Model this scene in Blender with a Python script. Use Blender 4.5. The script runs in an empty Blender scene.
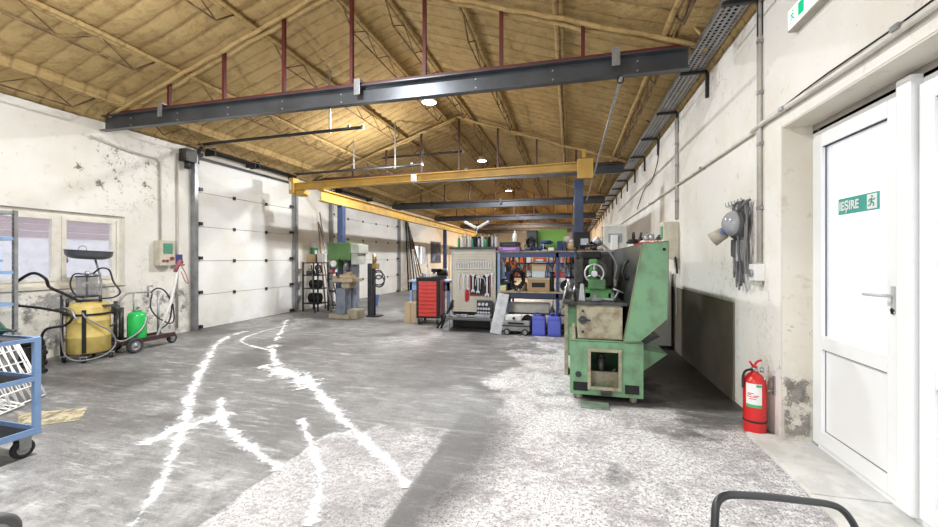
import bpy, bmesh, math, random
from mathutils import Vector, Matrix, noise
random.seed(7)
S = bpy.context.scene
COL = S.collection
PI = math.pi
# ---------------------------------------------------------------- camera
F = 400.0; YAW = math.radians(14.17); CAMH = 1.3; HZ = 259.0
CS, SN = math.cos(YAW), math.sin(YAW)
cam = bpy.data.cameras.new('camera'); camo = bpy.data.objects.new('camera', cam); COL.objects.link(camo)
camo.location = (0, 0, CAMH); camo.rotation_euler = (PI/2, 0, YAW)
cam.sensor_width = 36; cam.lens = 36*F/938; cam.shift_y = -(263.5-HZ)/938; cam.clip_start = 0.05; cam.clip_end = 200
S.camera = camo
def ray(px, py):
    u = (px-469)/F; v = (HZ-py)/F
    return Vector((-SN+u*CS, CS+u*SN, v))
def P(px, py, X=None, Y=None, Z=None):      # where the line of sight through a pixel meets a plane of the hall
    d = ray(px, py)
    if X is not None: s = X/d.x
    elif Y is not None: s = Y/d.y
    else: s = (Z-CAMH)/d.z
    return Vector((d.x*s, d.y*s, CAMH+d.z*s))
# ---------------------------------------------------------------- materials
def nt(name):
    m = bpy.data.materials.new(name); m.use_nodes = True
    t = m.node_tree; b = t.nodes['Principled BSDF']; return m, t, b
def N(t, typ, **kw):
    n = t.nodes.new(typ)
    for k, v in kw.items():
        if k in n.inputs: n.inputs[k].default_value = v
        else: setattr(n, k, v)
    return n
def ramp(t, fac, stops):
    r = t.nodes.new('ShaderNodeValToRGB'); e = r.color_ramp.elements
    while len(e) < len(stops): e.new(0.5)
    for el, (p, c) in zip(e, stops):
        el.position = p; el.color = (c[0], c[1], c[2], 1) if hasattr(c, '__len__') else (c, c, c, 1)
    t.links.new(fac, r.inputs['Fac']); return r
def mixc(t, fac, a, b):
    m = t.nodes.new('ShaderNodeMix'); m.data_type = 'RGBA'
    for sock, val in ((m.inputs[0], fac), (m.inputs[6], a), (m.inputs[7], b)):
        if hasattr(val, 'is_output') or hasattr(val, 'links'): t.links.new(val, sock)
        elif hasattr(val, '__len__'): sock.default_value = (val[0], val[1], val[2], 1)
        else: sock.default_value = val
    return m.outputs[2]
def mth(t, op, a, b=0.0, clamp=False):
    m = t.nodes.new('ShaderNodeMath'); m.operation = op; m.use_clamp = clamp
    for i, v in ((0, a), (1, b)):
        if hasattr(v, 'links'): t.links.new(v, m.inputs[i])
        else: m.inputs[i].default_value = v
    return m.outputs[0]
def noi(t, vec, scale, detail=4, rough=0.55):
    n = N(t, 'ShaderNodeTexNoise', Scale=scale, Detail=detail, Roughness=rough)
    t.links.new(vec, n.inputs['Vector']); return n.outputs['Fac']
def geo(t):
    return t.nodes.new('ShaderNodeNewGeometry').outputs['Position']
def objc(t):
    return t.nodes.new('ShaderNodeTexCoord').outputs['Object']
def bump(t, b, h, st=0.3, dist=0.01):
    n = N(t, 'ShaderNodeBump', Strength=st, Distance=dist)
    t.links.new(h, n.inputs['Height']); t.links.new(n.outputs['Normal'], b.inputs['Normal'])
MATS = {}
def mat(name, c, rough=0.5, metal=0.0, c2=None, scale=6.0, lo=0.4, hi=0.7, bmp=0.0, emit=0.0, spec=0.5):
    """plain surface with procedural wear of a second colour"""
    if name in MATS: return MATS[name]
    m, t, b = nt(name)
    if c2 is None: c2 = tuple(x*0.78 for x in c)
    v = objc(t); f = noi(t, v, scale, 5, 0.6)
    r = ramp(t, f, [(lo, c), (hi, c2)])
    t.links.new(r.outputs['Color'], b.inputs['Base Color'])
    b.inputs['Roughness'].default_value = rough; b.inputs['Metallic'].default_value = metal
    b.inputs['Specular IOR Level'].default_value = spec
    if bmp: bump(t, b, noi(t, v, scale*6, 4), bmp, 0.004)
    if emit:
        b.inputs['Emission Color'].default_value = (c[0], c[1], c[2], 1); b.inputs['Emission Strength'].default_value = emit
    MATS[name] = m; return m
# colours
grey_steel = mat('grey_steel', (.33,.34,.36), .38, .6, (.2,.2,.21))
dark_steel = mat('dark_steel', (.030,.032,.037), .45, .2, (.018,.018,.018))
beam_steel = mat('beam_steel', (.085,.092,.105), .33, .4, (.055,.06,.065), 3)
galv = mat('galvanised', (.36,.37,.38), .42, .6, (.25,.25,.26), 9)
chrome = mat('chrome', (.50,.51,.53), .32, .7, (.36,.36,.38))
red_oxide = mat('red_oxide', (.12,.014,.016), .5, 0, (.06,.014,.012), 5)
yellow_crane = mat('crane_yellow', (.62,.38,.08), .45, 0, (.45,.27,.06), 3)
blue_col = mat('column_blue', (.04,.065,.15), .45, 0, (.025,.04,.09), 4)
blue_paint = mat('pale_blue_paint', (.20,.32,.54), .42, 0, (.14,.22,.4), 7, .5, .8)
shelf_blue = mat('shelf_blue', (.022,.045,.14), .45, 0, (.03,.05,.15), 5)
black_pl = mat('black_plastic', (.009,.009,.010), .5, 0, (.016,.016,.016), spec=.3)
rubber = mat('rubber', (.014,.014,.015), .75, 0, (.05,.05,.05))
white_pl = mat('white_plastic', (.78,.78,.77), .35, 0, (.62,.61,.58), 3, .5, .9)
pvc = mat('white_door_profile', (.84,.85,.86), .3, 0, (.74,.74,.73), 5, .55, .95)
beige_box = mat('beige_enamel', (.62,.58,.47), .45, 0, (.45,.41,.32), 5)
lathe_green = mat('lathe_green', (.145,.295,.16), .42, 0, (.10,.155,.09), 6, .46, .70, .2)
lathe_dkgreen = mat('bright_green_enamel', (.07,.26,.06), .4, 0, (.04,.12,.04), 6)
rusty_cream = mat('stained_cream', (.33,.31,.215), .55, 0, (.17,.115,.07), 9, .42, .68, .2)
red_paint = mat('red_paint', (.62,.02,.02), .3, 0, (.5,.015,.015), 5)
red_drawer = mat('red_drawer', (.72,.045,.03), .35, 0, (.6,.03,.025))
dark_red = mat('dark_red_side', (.28,.012,.03), .3, 0, (.2,.01,.02))
oil_yellow = mat('drum_yellow', (.60,.46,.14), .42, 0, (.42,.3,.09), 4)
tank_green = mat('tank_green', (.02,.50,.10), .3, 0, (.02,.4,.08), 4)
brown_card = mat('cardboard', (.44,.31,.18), .85, 0, (.36,.25,.14), 4)
pale_card = mat('pale_cardboard', (.52,.42,.28), .85, 0, (.45,.36,.24), 4)
blue_can = mat('blue_canister', (.09,.12,.58), .35, 0, (.06,.08,.42), 4)
purple = mat('purple_case', (.26,.09,.42), .4)
lime = mat('lime_sheet', (.20,.46,.06), .5, 0, (.17,.4,.05), 3)
orange = mat('orange_plastic', (.75,.14,.03), .4)
wood = mat('pale_wood', (.48,.38,.25), .7, 0, (.35,.26,.16), 8)
grimy = mat('grimy_metal', (.065,.062,.057), .45, .3, (.022,.020,.018), 10, .4, .65, .2)
silver_case = mat('grey_case', (.30,.31,.32), .45, .2, (.2,.2,.2))
navy = mat('navy_fabric', (.03,.05,.16), .8)
teal = mat('teal_plastic', (.02,.28,.26), .4)
green_bot = mat('green_bottle', (.04,.30,.14), .3)
amber = mat('tan_bag', (.42,.30,.18), .8)
def glass_mat(name, tint, op, rough=.05, diff=(.9,.92,.95)):
    m, t, b = nt(name)
    out = t.nodes['Material Output']; t.nodes.remove(b)
    tr = N(t, 'ShaderNodeBsdfTransparent'); tr.inputs['Color'].default_value = (*tint, 1)
    tl = N(t, 'ShaderNodeBsdfTranslucent'); tl.inputs['Color'].default_value = (*diff, 1)
    gl = N(t, 'ShaderNodeBsdfGlossy', Roughness=rough)
    a = N(t, 'ShaderNodeMixShader', Fac=op); t.links.new(tr.outputs[0], a.inputs[1]); t.links.new(tl.outputs[0], a.inputs[2])
    c = N(t, 'ShaderNodeMixShader', Fac=.05); t.links.new(a.outputs[0], c.inputs[1]); t.links.new(gl.outputs[0], c.inputs[2])
    t.links.new(c.outputs[0], out.inputs[0]); return m
door_glass = glass_mat('door_glass', (.97,.98,1), .25)
win_glass = glass_mat('frosted_window_glass', (.95,.96,1), .15, .2)
clear_pl = glass_mat('clear_plastic', (.88,.9,.93), .35, .1, (.8,.82,.85))
# ---------------------------------------------------------------- mesh builder
class MB:
    def __init__(s): s.v = []; s.f = []; s.sm = []; s.uv = None
    def add(s, vs, fs, smooth=False, M=None):
        o = len(s.v)
        for v in vs:
            v = Vector(v); s.v.append(M @ v if M is not None else v)
        for f in fs: s.f.append([i+o for i in f]); s.sm.append(smooth)
        return s
    def box(s, x0, x1, y0, y1, z0, z1, M=None, ch=0.0):
        if ch <= 0:
            vs = [(x,y,z) for z in (z0,z1) for y in (y0,y1) for x in (x0,x1)]
            fs = [(0,2,3,1),(4,5,7,6),(0,1,5,4),(2,6,7,3),(0,4,6,2),(1,3,7,5)]
            return s.add(vs, fs, False, M)
        bm = bmesh.new(); bmesh.ops.create_cube(bm, size=1)
        for v in bm.verts:
            v.co = Vector((x0+(v.co.x+.5)*(x1-x0), y0+(v.co.y+.5)*(y1-y0), z0+(v.co.z+.5)*(z1-z0)))
        ch = min(ch, .45*min(x1-x0, y1-y0, z1-z0))
        bmesh.ops.bevel(bm, geom=list(bm.edges), offset=ch, segments=2, profile=.7, affect='EDGES')
        bm.verts.index_update()
        s.add([v.co.copy() for v in bm.verts], [[v.index for v in f.verts] for f in bm.faces], False, M); bm.free(); return s
    def cyl(s, a, b, r, r2=None, n=16, caps=True, smooth=True):
        a = Vector(a); b = Vector(b); r2 = r if r2 is None else r2
        d = (b-a).normalized(); u = d.orthogonal().normalized(); w = d.cross(u)
        o = len(s.v)
        for c, rr in ((a, r), (b, r2)):
            for i in range(n):
                t = 2*PI*i/n; s.v.append(c+u*rr*math.cos(t)+w*rr*math.sin(t))
        for i in range(n):
            j = (i+1) % n; s.f.append([o+i, o+j, o+n+j, o+n+i]); s.sm.append(smooth)
        if caps:
            s.f.append([o+i for i in range(n)][::-1]); s.sm.append(False)
            s.f.append([o+n+i for i in range(n)]); s.sm.append(False)
        return s
    def tube(s, pts, r, n=8, closed=False):
        pts = [Vector(p) for p in pts]; m = len(pts); o = len(s.v); u = None
        for i, p in enumerate(pts):
            if closed: d = pts[(i+1) % m]-pts[i-1]
            else: d = pts[min(i+1, m-1)]-pts[max(i-1, 0)]
            d.normalize()
            u = d.orthogonal().normalized() if u is None else (u-d*u.dot(d)).normalized()
            w = d.cross(u)
            for k in range(n):
                t = 2*PI*k/n; s.v.append(p+u*r*math.cos(t)+w*r*math.sin(t))
        for i in range(m if closed else m-1):
            i2 = (i+1) % m
            for k in range(n):
                k2 = (k+1) % n; s.f.append([o+i*n+k, o+i*n+k2, o+i2*n+k2, o+i2*n+k]); s.sm.append(True)
        if not closed:
            s.f.append([o+k for k in range(n)][::-1]); s.sm.append(False)
            s.f.append([o+(m-1)*n+k for k in range(n)]); s.sm.append(False)
        return s
    def lathe(s, prof, n=24, M=None, smooth=True):
        o = len(s.v); m = len(prof)
        for r, z in prof:
            for k in range(n):
                t = 2*PI*k/n; v = Vector((r*math.cos(t), r*math.sin(t), z)); s.v.append(M @ v if M is not None else v)
        for i in range(m-1):
            for k in range(n):
                k2 = (k+1) % n; s.f.append([o+i*n+k, o+i*n+k2, o+(i+1)*n+k2, o+(i+1)*n+k]); s.sm.append(smooth)
        if prof[0][0] > 1e-4: s.f.append([o+k for k in range(n)][::-1]); s.sm.append(False)
        if prof[-1][0] > 1e-4: s.f.append([o+(m-1)*n+k for k in range(n)]); s.sm.append(False)
        return s
    def prism(s, poly, vec, M=None):          # poly: 3-D points, extruded by vec
        n = len(poly); vec = Vector(vec); vs = [Vector(p) for p in poly]+[Vector(p)+vec for p in poly]
        fs = [list(range(n))[::-1], list(range(n, 2*n))]+[[i, (i+1) % n, n+(i+1) % n, n+i] for i in range(n)]
        return s.add(vs, fs, False, M)
    def torus(s, c, R, r, axis='Y', n=28, k=8):
        c = Vector(c); pts = []
        for i in range(n):
            t = 2*PI*i/n; a, b = R*math.cos(t), R*math.sin(t)
            pts.append(c+Vector({'X': (0,a,b), 'Y': (a,0,b), 'Z': (a,b,0)}[axis]))
        return s.tube(pts, r, k, True)
    def ball(s, c, rx, ry=None, rz=None, n=16, m=10, M=None):
        ry = ry or rx; rz = rz or rx; o = len(s.v); c = Vector(c)
        for i in range(m+1):
            ph = PI*i/m
            for k in range(n):
                t = 2*PI*k/n
                v = Vector((rx*math.sin(ph)*math.cos(t), ry*math.sin(ph)*math.sin(t), -rz*math.cos(ph)))
                s.v.append(c+(M @ v if M is not None else v))
        for i in range(m):
            for k in range(n):
                k2 = (k+1) % n; s.f.append([o+i*n+k, o+i*n+k2, o+(i+1)*n+k2, o+(i+1)*n+k]); s.sm.append(True)
        return s
    def build(s, name, m, parent=None, loc=(0,0,0), rz=0.0):
        me = bpy.data.meshes.new(name); me.from_pydata([tuple(v) for v in s.v], [], s.f); me.update()
        me.polygons.foreach_set('use_smooth', s.sm)
        bm = bmesh.new(); bm.from_mesh(me); bmesh.ops.recalc_face_normals(bm, faces=bm.faces); bm.to_mesh(me); bm.free()
        me.materials.append(m)
        o = bpy.data.objects.new(name, me); COL.objects.link(o); o.parent = parent; o.location = loc; o.rotation_euler = (0, 0, rz)
        return o
def tag(o, label, cat, group=None, kind=None):
    o['label'] = label; o['category'] = cat
    if group: o['group'] = group
    if kind: o['kind'] = kind
    return o
def thing(name, label, cat, loc=(0,0,0), rz=0.0, group=None):
    o = bpy.data.objects.new(name, None); COL.objects.link(o); o.empty_display_size = .1
    o.location = loc; o.rotation_euler = (0, 0, rz); return tag(o, label, cat, group)
def struct(name, mb, m, label=None, cat=None, parent=None, **k):
    o = mb.build(name, m, parent, **k)
    if parent is None: o['kind'] = 'structure'
    if label: o['label'] = label; o['category'] = cat or name.split('_')[0]
    return o
def dup(root, loc, rz=0.0, label=None, scale=None, group=None):
    r = root.copy(); COL.objects.link(r); r.location = loc; r.rotation_euler = (r.rotation_euler[0], r.rotation_euler[1], rz)
    if scale is not None: r.scale = (scale,)*3 if not hasattr(scale, '__len__') else scale
    if label: r['label'] = label
    if group: r['group'] = group
    for ch in list(root.children):
        c = ch.copy(); COL.objects.link(c); c.parent = r
        for g in list(ch.children):
            d = g.copy(); COL.objects.link(d); d.parent = c
    return r
def curve_pts(pts, n=6):
    """smooth polyline through points"""
    pts = [Vector(p) for p in pts]; out = []
    for i in range(len(pts)-1):
        p0 = pts[max(i-1, 0)]; p1 = pts[i]; p2 = pts[i+1]; p3 = pts[min(i+2, len(pts)-1)]
        for k in range(n):
            t = k/n
            out.append(.5*((2*p1)+(p2-p0)*t+(2*p0-5*p1+4*p2-p3)*t*t+(3*p1-p0-3*p2+p3)*t**3))
    out.append(pts[-1]); return out
# ---------------------------------------------------------------- hall dimensions
XR = 1.46; XD = 1.645; XL = -6.65; XM = -2.62; ZR = 4.86; ZE = 3.46; Y0 = -5.0; Y1 = 34.0
def roof(x): return ZR-(ZR-ZE)*abs(x-XM)/4.05
TR = [-.5, 4.4, 9.3, 14.2, 19.1, 24.0, 28.9]
# plaster
def plaster(name, base, dirt, amt=.7, ht=None):
    m, t, b = nt(name); v = geo(t)
    a = noi(t, v, 1.3, 6, .62); c = noi(t, v, 9, 5, .65); d = noi(t, v, 38, 3, .6)
    r = ramp(t, a, [(.42, base), (.72, tuple(x*y for x, y in zip(base, (.9,.87,.8))))])
    pits = ramp(t, c, [(.60, (0,0,0)), (.68, (1,1,1))])
    col = mixc(t, mth(t, 'MULTIPLY', pits.outputs['Color'], amt*.35), r.outputs['Color'], dirt)
    sp = ramp(t, d, [(.70, (0,0,0)), (.74, (1,1,1))])
    col = mixc(t, mth(t, 'MULTIPLY', sp.outputs['Color'], .55*amt), col, (.10,.09,.08))
    # grime low on the wall
    sx = t.nodes.new('ShaderNodeSeparateXYZ'); t.links.new(v, sx.inputs[0])
    low = mth(t, 'SUBTRACT', 1.0, mth(t, 'DIVIDE', sx.outputs['Z'], ht or .9), True)
    g = mth(t, 'MULTIPLY', low, ramp(t, noi(t, v, 4, 6, .7), [(.47, 0.), (.56, 1.)]).outputs['Color'])
    col = mixc(t, mth(t, 'MULTIPLY', g, .8*amt), col, (.33,.32,.30))
    n1 = noi(t, v, 2.3, 4, .7); lines = ramp(t, mth(t, 'ABSOLUTE', mth(t, 'SUBTRACT', n1, .5)), [(.0, 1.), (.010, 0.)])
    msk = ramp(t, noi(t, v, .7, 3), [(.52, 0.), (.6, 1.)])
    col = mixc(t, mth(t, 'MULTIPLY', mth(t, 'MULTIPLY', lines.outputs['Color'], msk.outputs['Color']), .7*amt), col, (.12,.10,.085))
    t.links.new(col, b.inputs['Base Color']); b.inputs['Roughness'].default_value = .85
    bump(t, b, mth(t, 'ADD', a, mth(t, 'MULTIPLY', c, .4)), .35, .02)
    return m
wall_m = plaster('worn_white_plaster', (.80,.78,.745), (.35,.30,.24), .7, .28)
wall_l = plaster('stained_white_plaster', (.80,.78,.74), (.34,.31,.27), .6, 1.1)
reveal_m = plaster('reveal_plaster', (.70,.66,.58), (.3,.25,.2), .7, .7)
# sprayed foam
def foam():
    m, t, b = nt('sprayed_foam'); v = geo(t)
    a = noi(t, v, 1.1, 5, .6); c = noi(t, v, 7, 5, .6)
    r = ramp(t, a, [(.35, (.50,.36,.165)), (.68, (.40,.275,.115))])
    col = mixc(t, mth(t, 'MULTIPLY', ramp(t, c, [(.5, 0.), (.66, 1.)]).outputs['Color'], .42), r.outputs['Color'], (.22,.14,.06))
    sx = t.nodes.new('ShaderNodeSeparateXYZ'); t.links.new(v, sx.inputs[0])
    jy = mth(t, 'ADD', mth(t, 'MULTIPLY', noi(t, v, 3, 2), .05), mth(t, 'ADD', sx.outputs['Y'], 9.795))
    ph = mth(t, 'ABSOLUTE', mth(t, 'SUBTRACT', mth(t, 'FRACT', mth(t, 'DIVIDE', jy, .245)), .5))
    seam_shade = mth(t, 'MULTIPLY', ramp(t, ph, [(.40, 0.), (.5, 1.)]).outputs['Color'], mth(t, 'MULTIPLY', c, 1.0), True)
    col = mixc(t, seam_shade, col, (.17,.095,.035))  # brown joints that double as painted shade along the grooves
    t.links.new(col, b.inputs['Base Color']); b.inputs['Roughness'].default_value = .8
    b.inputs['Specular IOR Level'].default_value = .25
    bump(t, b, mth(t, 'ADD', c, mth(t, 'MULTIPLY', noi(t, v, 22, 3), .4)), .9, .035); return m
foam_m = foam()
foam_d = mat('aged_foam', (.34,.22,.09), .85, 0, (.22,.13,.05), 7, .4, .7, .4)
# floor -------------------------------------------------------------
def floor_mat():
    m, t, b = nt('worn_concrete'); v = geo(t)
    at = t.nodes.new('ShaderNodeAttribute'); at.attribute_name = 'wear'
    sp = t.nodes.new('ShaderNodeSeparateColor'); t.links.new(at.outputs['Color'], sp.inputs[0])
    agg, oil, pale = sp.outputs[0], sp.outputs[1], sp.outputs[2]  # the oil channel also carries the painted lathe shadow
    n1 = noi(t, v, .8, 6, .65); n2 = noi(t, v, 6, 6, .7); n3 = noi(t, v, 115, 3, .6); n5 = noi(t, v, 2.6, 7, .72); n6 = noi(t, v, 42, 4, .6)
    st = t.nodes.new('ShaderNodeMapping'); st.inputs['Scale'].default_value = (1.2, 5, 1); st.inputs['Rotation'].default_value = (0,0,.5)
    t.links.new(v, st.inputs[0]); n4 = noi(t, st.outputs[0], 1.6, 6, .7)
    smooth = ramp(t, n1, [(.32, (.115,.113,.113)), (.5, (.17,.168,.168)), (.7, (.25,.248,.247))]).outputs['Color']
    smooth = mixc(t, mth(t, 'MULTIPLY', ramp(t, n2, [(.47, 0.), (.60, 1.)]).outputs['Color'], .65), smooth, (.12,.115,.11))
    smooth = mixc(t, mth(t, 'MULTIPLY', ramp(t, n4, [(.54, 0.), (.68, 1.)]).outputs['Color'], .6), smooth, (.52,.51,.50))
    smooth = mixc(t, mth(t, 'MULTIPLY', ramp(t, n4, [(.34, 1.), (.44, 0.)]).outputs['Color'], .6), smooth, (.08,.077,.075))
    agc = ramp(t, mth(t, 'ADD', mth(t, 'MULTIPLY', n3, .6), mth(t, 'MULTIPLY', n6, .4)), [(.36, (.06,.052,.056)), (.43, (.27,.25,.26)), (.49, (.60,.585,.59)), (.58, (.84,.83,.83))]).outputs['Color']
    agc = mixc(t, mth(t, 'MULTIPLY', ramp(t, mth(t, 'ADD', mth(t, 'MULTIPLY', n5, .6), mth(t, 'MULTIPLY', noi(t, v, 17, 5, .7), .4)), [(.47, 0.), (.60, 1.)]).outputs['Color'], .75), agc, (.25,.22,.235))
    jit = mth(t, 'MULTIPLY', mth(t, 'SUBTRACT', n2, .5), 1.5)
    am = mth(t, 'ADD', mth(t, 'MULTIPLY', mth(t, 'SUBTRACT', mth(t, 'ADD', agg, jit), .5), 3.), .5, True)
    smooth = mixc(t, mth(t, 'MULTIPLY', ramp(t, n6, [(.5, 0.), (.62, 1.)]).outputs['Color'], .45), smooth, (.09,.087,.085))
    smooth = mixc(t, mth(t, 'MULTIPLY', ramp(t, n3, [(.54, 0.), (.66, 1.)]).outputs['Color'], .35), smooth, (.5,.49,.48))
    st2 = t.nodes.new('ShaderNodeMapping'); st2.inputs['Scale'].default_value = (2.2, 16, 1); st2.inputs['Rotation'].default_value = (0,0,.25)
    t.links.new(v, st2.inputs[0]); n7 = noi(t, st2.outputs[0], 1.5, 6, .75)
    smooth = mixc(t, mth(t, 'MULTIPLY', ramp(t, n7, [(.36, 1.), (.46, 0.)]).outputs['Color'], .5), smooth, (.09,.087,.085))
    smooth = mixc(t, mth(t, 'MULTIPLY', ramp(t, n7, [(.56, 0.), (.68, 1.)]).outputs['Color'], .5), smooth, (.62,.61,.60))
    col = mixc(t, am, smooth, agc)
    pm = mth(t, 'MULTIPLY', pale, ramp(t, n2, [(.4, 0.), (.62, 1.)]).outputs['Color'], True)
    col = mixc(t, mth(t, 'MULTIPLY', pm, .6), col, (.58,.57,.56))
    om = mth(t, 'MULTIPLY', oil, mth(t, 'ADD', .62, mth(t, 'MULTIPLY', n2, .8)), True)  # oil stains together with the painted lathe shadow
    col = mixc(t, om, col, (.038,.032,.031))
    t.links.new(col, b.inputs['Base Color'])
    rg = mixc(t, am, (.48,.48,.48), (.8,.8,.8)); t.links.new(rg, b.inputs['Roughness'])
    bump(t, b, mth(t, 'ADD', n2, mth(t, 'MULTIPLY', n3, .5)), .5, .010); return m
def sm(a, b, x):
    t = max(0, min(1, (x-a)/(b-a))); return t*t*(3-2*t)
def nz(x, y, s, o=0): return noise.noise((x*s+o, y*s-o, o*.37))
fm = MB(); nx, ny = 150, 210; xa, xb = XL-.35, XD+.05
ys = [-5, -3, -1.5]+[0+i*.06 for i in range(170)]+[10.2+.6*i for i in range(1, 41)]
for y in ys:
    for i in range(nx+1): fm.v.append(Vector((xa+(xb-xa)*i/nx, y, 0)))
for j in range(len(ys)-1):
    for i in range(nx):
        a = j*(nx+1)+i; fm.f.append([a, a+1, a+nx+2, a+nx+1]); fm.sm.append(False)
flo = struct('floor', fm, floor_mat(), 'worn grey concrete workshop floor with oil stains, painted lathe shadow and pale aggregate', 'floor')
ca = flo.data.color_attributes.new('wear', 'FLOAT_COLOR', 'POINT')
for i, v in enumerate(flo.data.vertices):
    x, y = v.co.x, v.co.y
    n = nz(x, y, 1.1, 3); n_ = nz(x, y, 2.6, 9); n2 = nz(x, y, .45, 5)
    right = sm(-.95, -.45, x+.35*n+.06*(y-3))*(1-sm(5.4, 6.6, y+n*1.2))
    right *= 1-.8*sm(.55, 1.1, x-.2*n)*sm(3.2, 3.6, y)
    slab = (1 if -1.735 < x < -.86 else 0)*(1-sm(2.5, 2.95, y+.5*n))
    mid = .75*(1-sm(.5, 1.3, abs(x+.2)))*sm(5.2, 6.3, y)*(1-sm(7, 9, y))
    agg = max(right*(.85+.5*n_), slab*(.95), mid*.6)
    oil = 0  # collects oil stains and the shadow painted behind the lathe
    oil = max(oil, slab*(.36+.3*n_))
    d1 = (1 if x > -.86 else 0)*(1-sm(-.62, -.28, x+.25*n))*(1-sm(2.9, 3.6, y))
    oil = max(oil, d1*(.55+.35*n_))
    lathe_shadow = sm(.05, .18, x+.05*n)*sm(3.72+.02, 3.80, y-.13*(x-.7)+.02*n)*(1-sm(6.4, 7.0, y))*(1-.2*max(0, n_*2))  # cast shadow of the lathe, painted into the floor colour
    oil = max(oil, lathe_shadow)
    oil = max(oil, .5*sm(.12, .45, n)*(1-sm(-1.6, -.8, x)))
    oil = max(oil, .75*sm(.18, .5, nz(x, y, .8, 21))*sm(4, 6, y))
    oil = max(oil, .55*(1-sm(.0, .8, math.hypot((x+1.9)*.8, (y-4.6)*.6)))) 
    pale = max(0, .9*sm(.05, .5, n2+.3*n_))*(1 if x < -.9 else .35)
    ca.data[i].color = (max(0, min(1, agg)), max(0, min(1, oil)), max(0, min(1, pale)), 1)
# white powder trails -------------------------------------------------
def powder_mat():
    m, t, b = nt('white_powder'); v = geo(t)
    uv = t.nodes.new('ShaderNodeUVMap'); sx = t.nodes.new('ShaderNodeSeparateXYZ'); t.links.new(uv.outputs[0], sx.inputs[0])
    e = mth(t, 'ABSOLUTE', mth(t, 'SUBTRACT', sx.outputs['Y'], .5)); e = mth(t, 'MULTIPLY', e, 2)
    n = mth(t, 'ADD', mth(t, 'MULTIPLY', noi(t, v, 6, 4, .6), .55), mth(t, 'MULTIPLY', noi(t, v, 34, 6, .75), .45))
    a = mth(t, 'ADD', mth(t, 'SUBTRACT', .50, e), mth(t, 'MULTIPLY', mth(t, 'SUBTRACT', n, .5), 3.4))
    halo = mth(t, 'MULTIPLY', mth(t, 'SUBTRACT', 1.0, e, True), ramp(t, noi(t, v, 12, 7, .75), [(.45, 0.), (.66, .55)]).outputs['Color'])
    a = mth(t, 'MAXIMUM', mth(t, 'MULTIPLY', mth(t, 'MULTIPLY', a, 1.9, True), .95), halo)
    t.links.new(a, b.inputs['Alpha']); b.inputs['Base Color'].default_value = (.86,.86,.87,1); b.inputs['Roughness'].default_value = .9
    return m
pw = powder_mat(); trail_i = [0]
def trail(pix, w, label, name='white_powder_trail', m=None, cat='powder trail', grp='white powder trails on the floor'):
    pts = curve_pts([P(x, y, Z=0) for x, y in pix], 8); mb = MB(); uv = []
    trail_i[0] += 1; z = .0025+.0006*trail_i[0]
    for i, p in enumerate(pts):
        d = (pts[min(i+1, len(pts)-1)]-pts[max(i-1, 0)]).normalized(); q = Vector((-d.y, d.x, 0))
        k = i/(len(pts)-1); ww = 1.4*(w[0]+(w[1]-w[0])*k); ww *= (1+.6*noise.noise((i*.45, trail_i[0]*3.1, 0)))
        if i in (0, len(pts)-1): ww *= .3
        for sgn in (-1, 1): mb.v.append(Vector((p.x, p.y, z))+q*ww*sgn); uv.append((k, (sgn+1)/2))
    for i in range(len(pts)-1): mb.f.append([2*i, 2*i+1, 2*i+3, 2*i+2]); mb.sm.append(False)
    o = mb.build(name, m or pw); tag(o, label, cat, grp, 'stuff')
    ul = o.data.uv_layers.new(name='UVMap')
    for l in o.data.loops: ul.data[l.index].uv = uv[l.vertex_index]
    return o
trail([(246,331),(222,340),(209,357),(198,378),(190,396),(187,415),(181,432),(175,450),(160,486),(132,527)], (.11,.035), 'long white powder trail winding past the yellow drum to the photo edge')
trail([(220,398),(224,424),(246,444),(281,470)], (.07,.055), 'short thick white powder trail ending in a round blob')
trail([(141,446),(163,436),(196,424),(230,412)], (.10,.13), 'broad smeared white powder patch across the cracked spot')
trail([(272,345),(276,366),(291,373),(312,386),(333,410),(361,438),(387,462),(409,488)], (.13,.045), 'long straight white powder trail reaching toward the dark slab strip')
trail([(301,419),(308,437),(317,463),(320,486),(312,527)], (.045,.055), 'narrow white powder trail over the pale slab at the photo bottom')
trail([(287,320),(281,332),(276,341)], (.09,.07), 'short white powder dash in front of the garage door')
trail([(300,323),(262,332),(241,341),(262,349),(276,350)], (.05,.05), 'zigzag white powder trail in front of the garage door')
trail([(262,366),(280,373),(296,378),(312,388)], (.10,.22), 'faint widened smear of powder beside the long straight trail')
ym = mat('faded_yellow_paint', (.62,.50,.25), .8, 0, (.42,.38,.28), 9, .4, .6)
_, tt, bb = None, ym.node_tree, ym.node_tree.nodes['Principled BSDF']
tt.links.new(ramp(tt, noi(tt, geo(tt), 9, 5, .7), [(.4, 0.), (.56, 1.)]).outputs['Color'], bb.inputs['Alpha'])
mk = MB(); q = [P(18,414,Z=.004), P(88,407,Z=.004), P(80,420,Z=.004), P(18,428,Z=.004)]
mk.add(q, [(0,1,2,3)]); tag(mk.build('floor_marking', ym), 'faded yellow painted marking on the floor by the blue trolley', 'marking', None, 'stuff')
# marble strip at the exit -------------------------------------------
marble = plaster('marble_threshold', (.74,.74,.73), (.4,.38,.35), .35)
for k, (ya, yb, zz) in enumerate([(2.935,3.39,0), (2.58,2.928,0), (2.2,2.573,0), (1.8,2.193,0), (1.3,1.793,0)]):
    mb = MB().box(1.27+.004*(k % 2), XD-.0, ya, yb, -.02, .018+.002*(k % 2), ch=.004)
    o = struct('trim_%d' % (k+1), mb, marble)
    o['label'] = 'pale stone floor tile at the exit door, %s in the row' % ['first beside the wall corner','second','third','fourth','fifth'][k]; o['category'] = 'floor tile'
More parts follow.
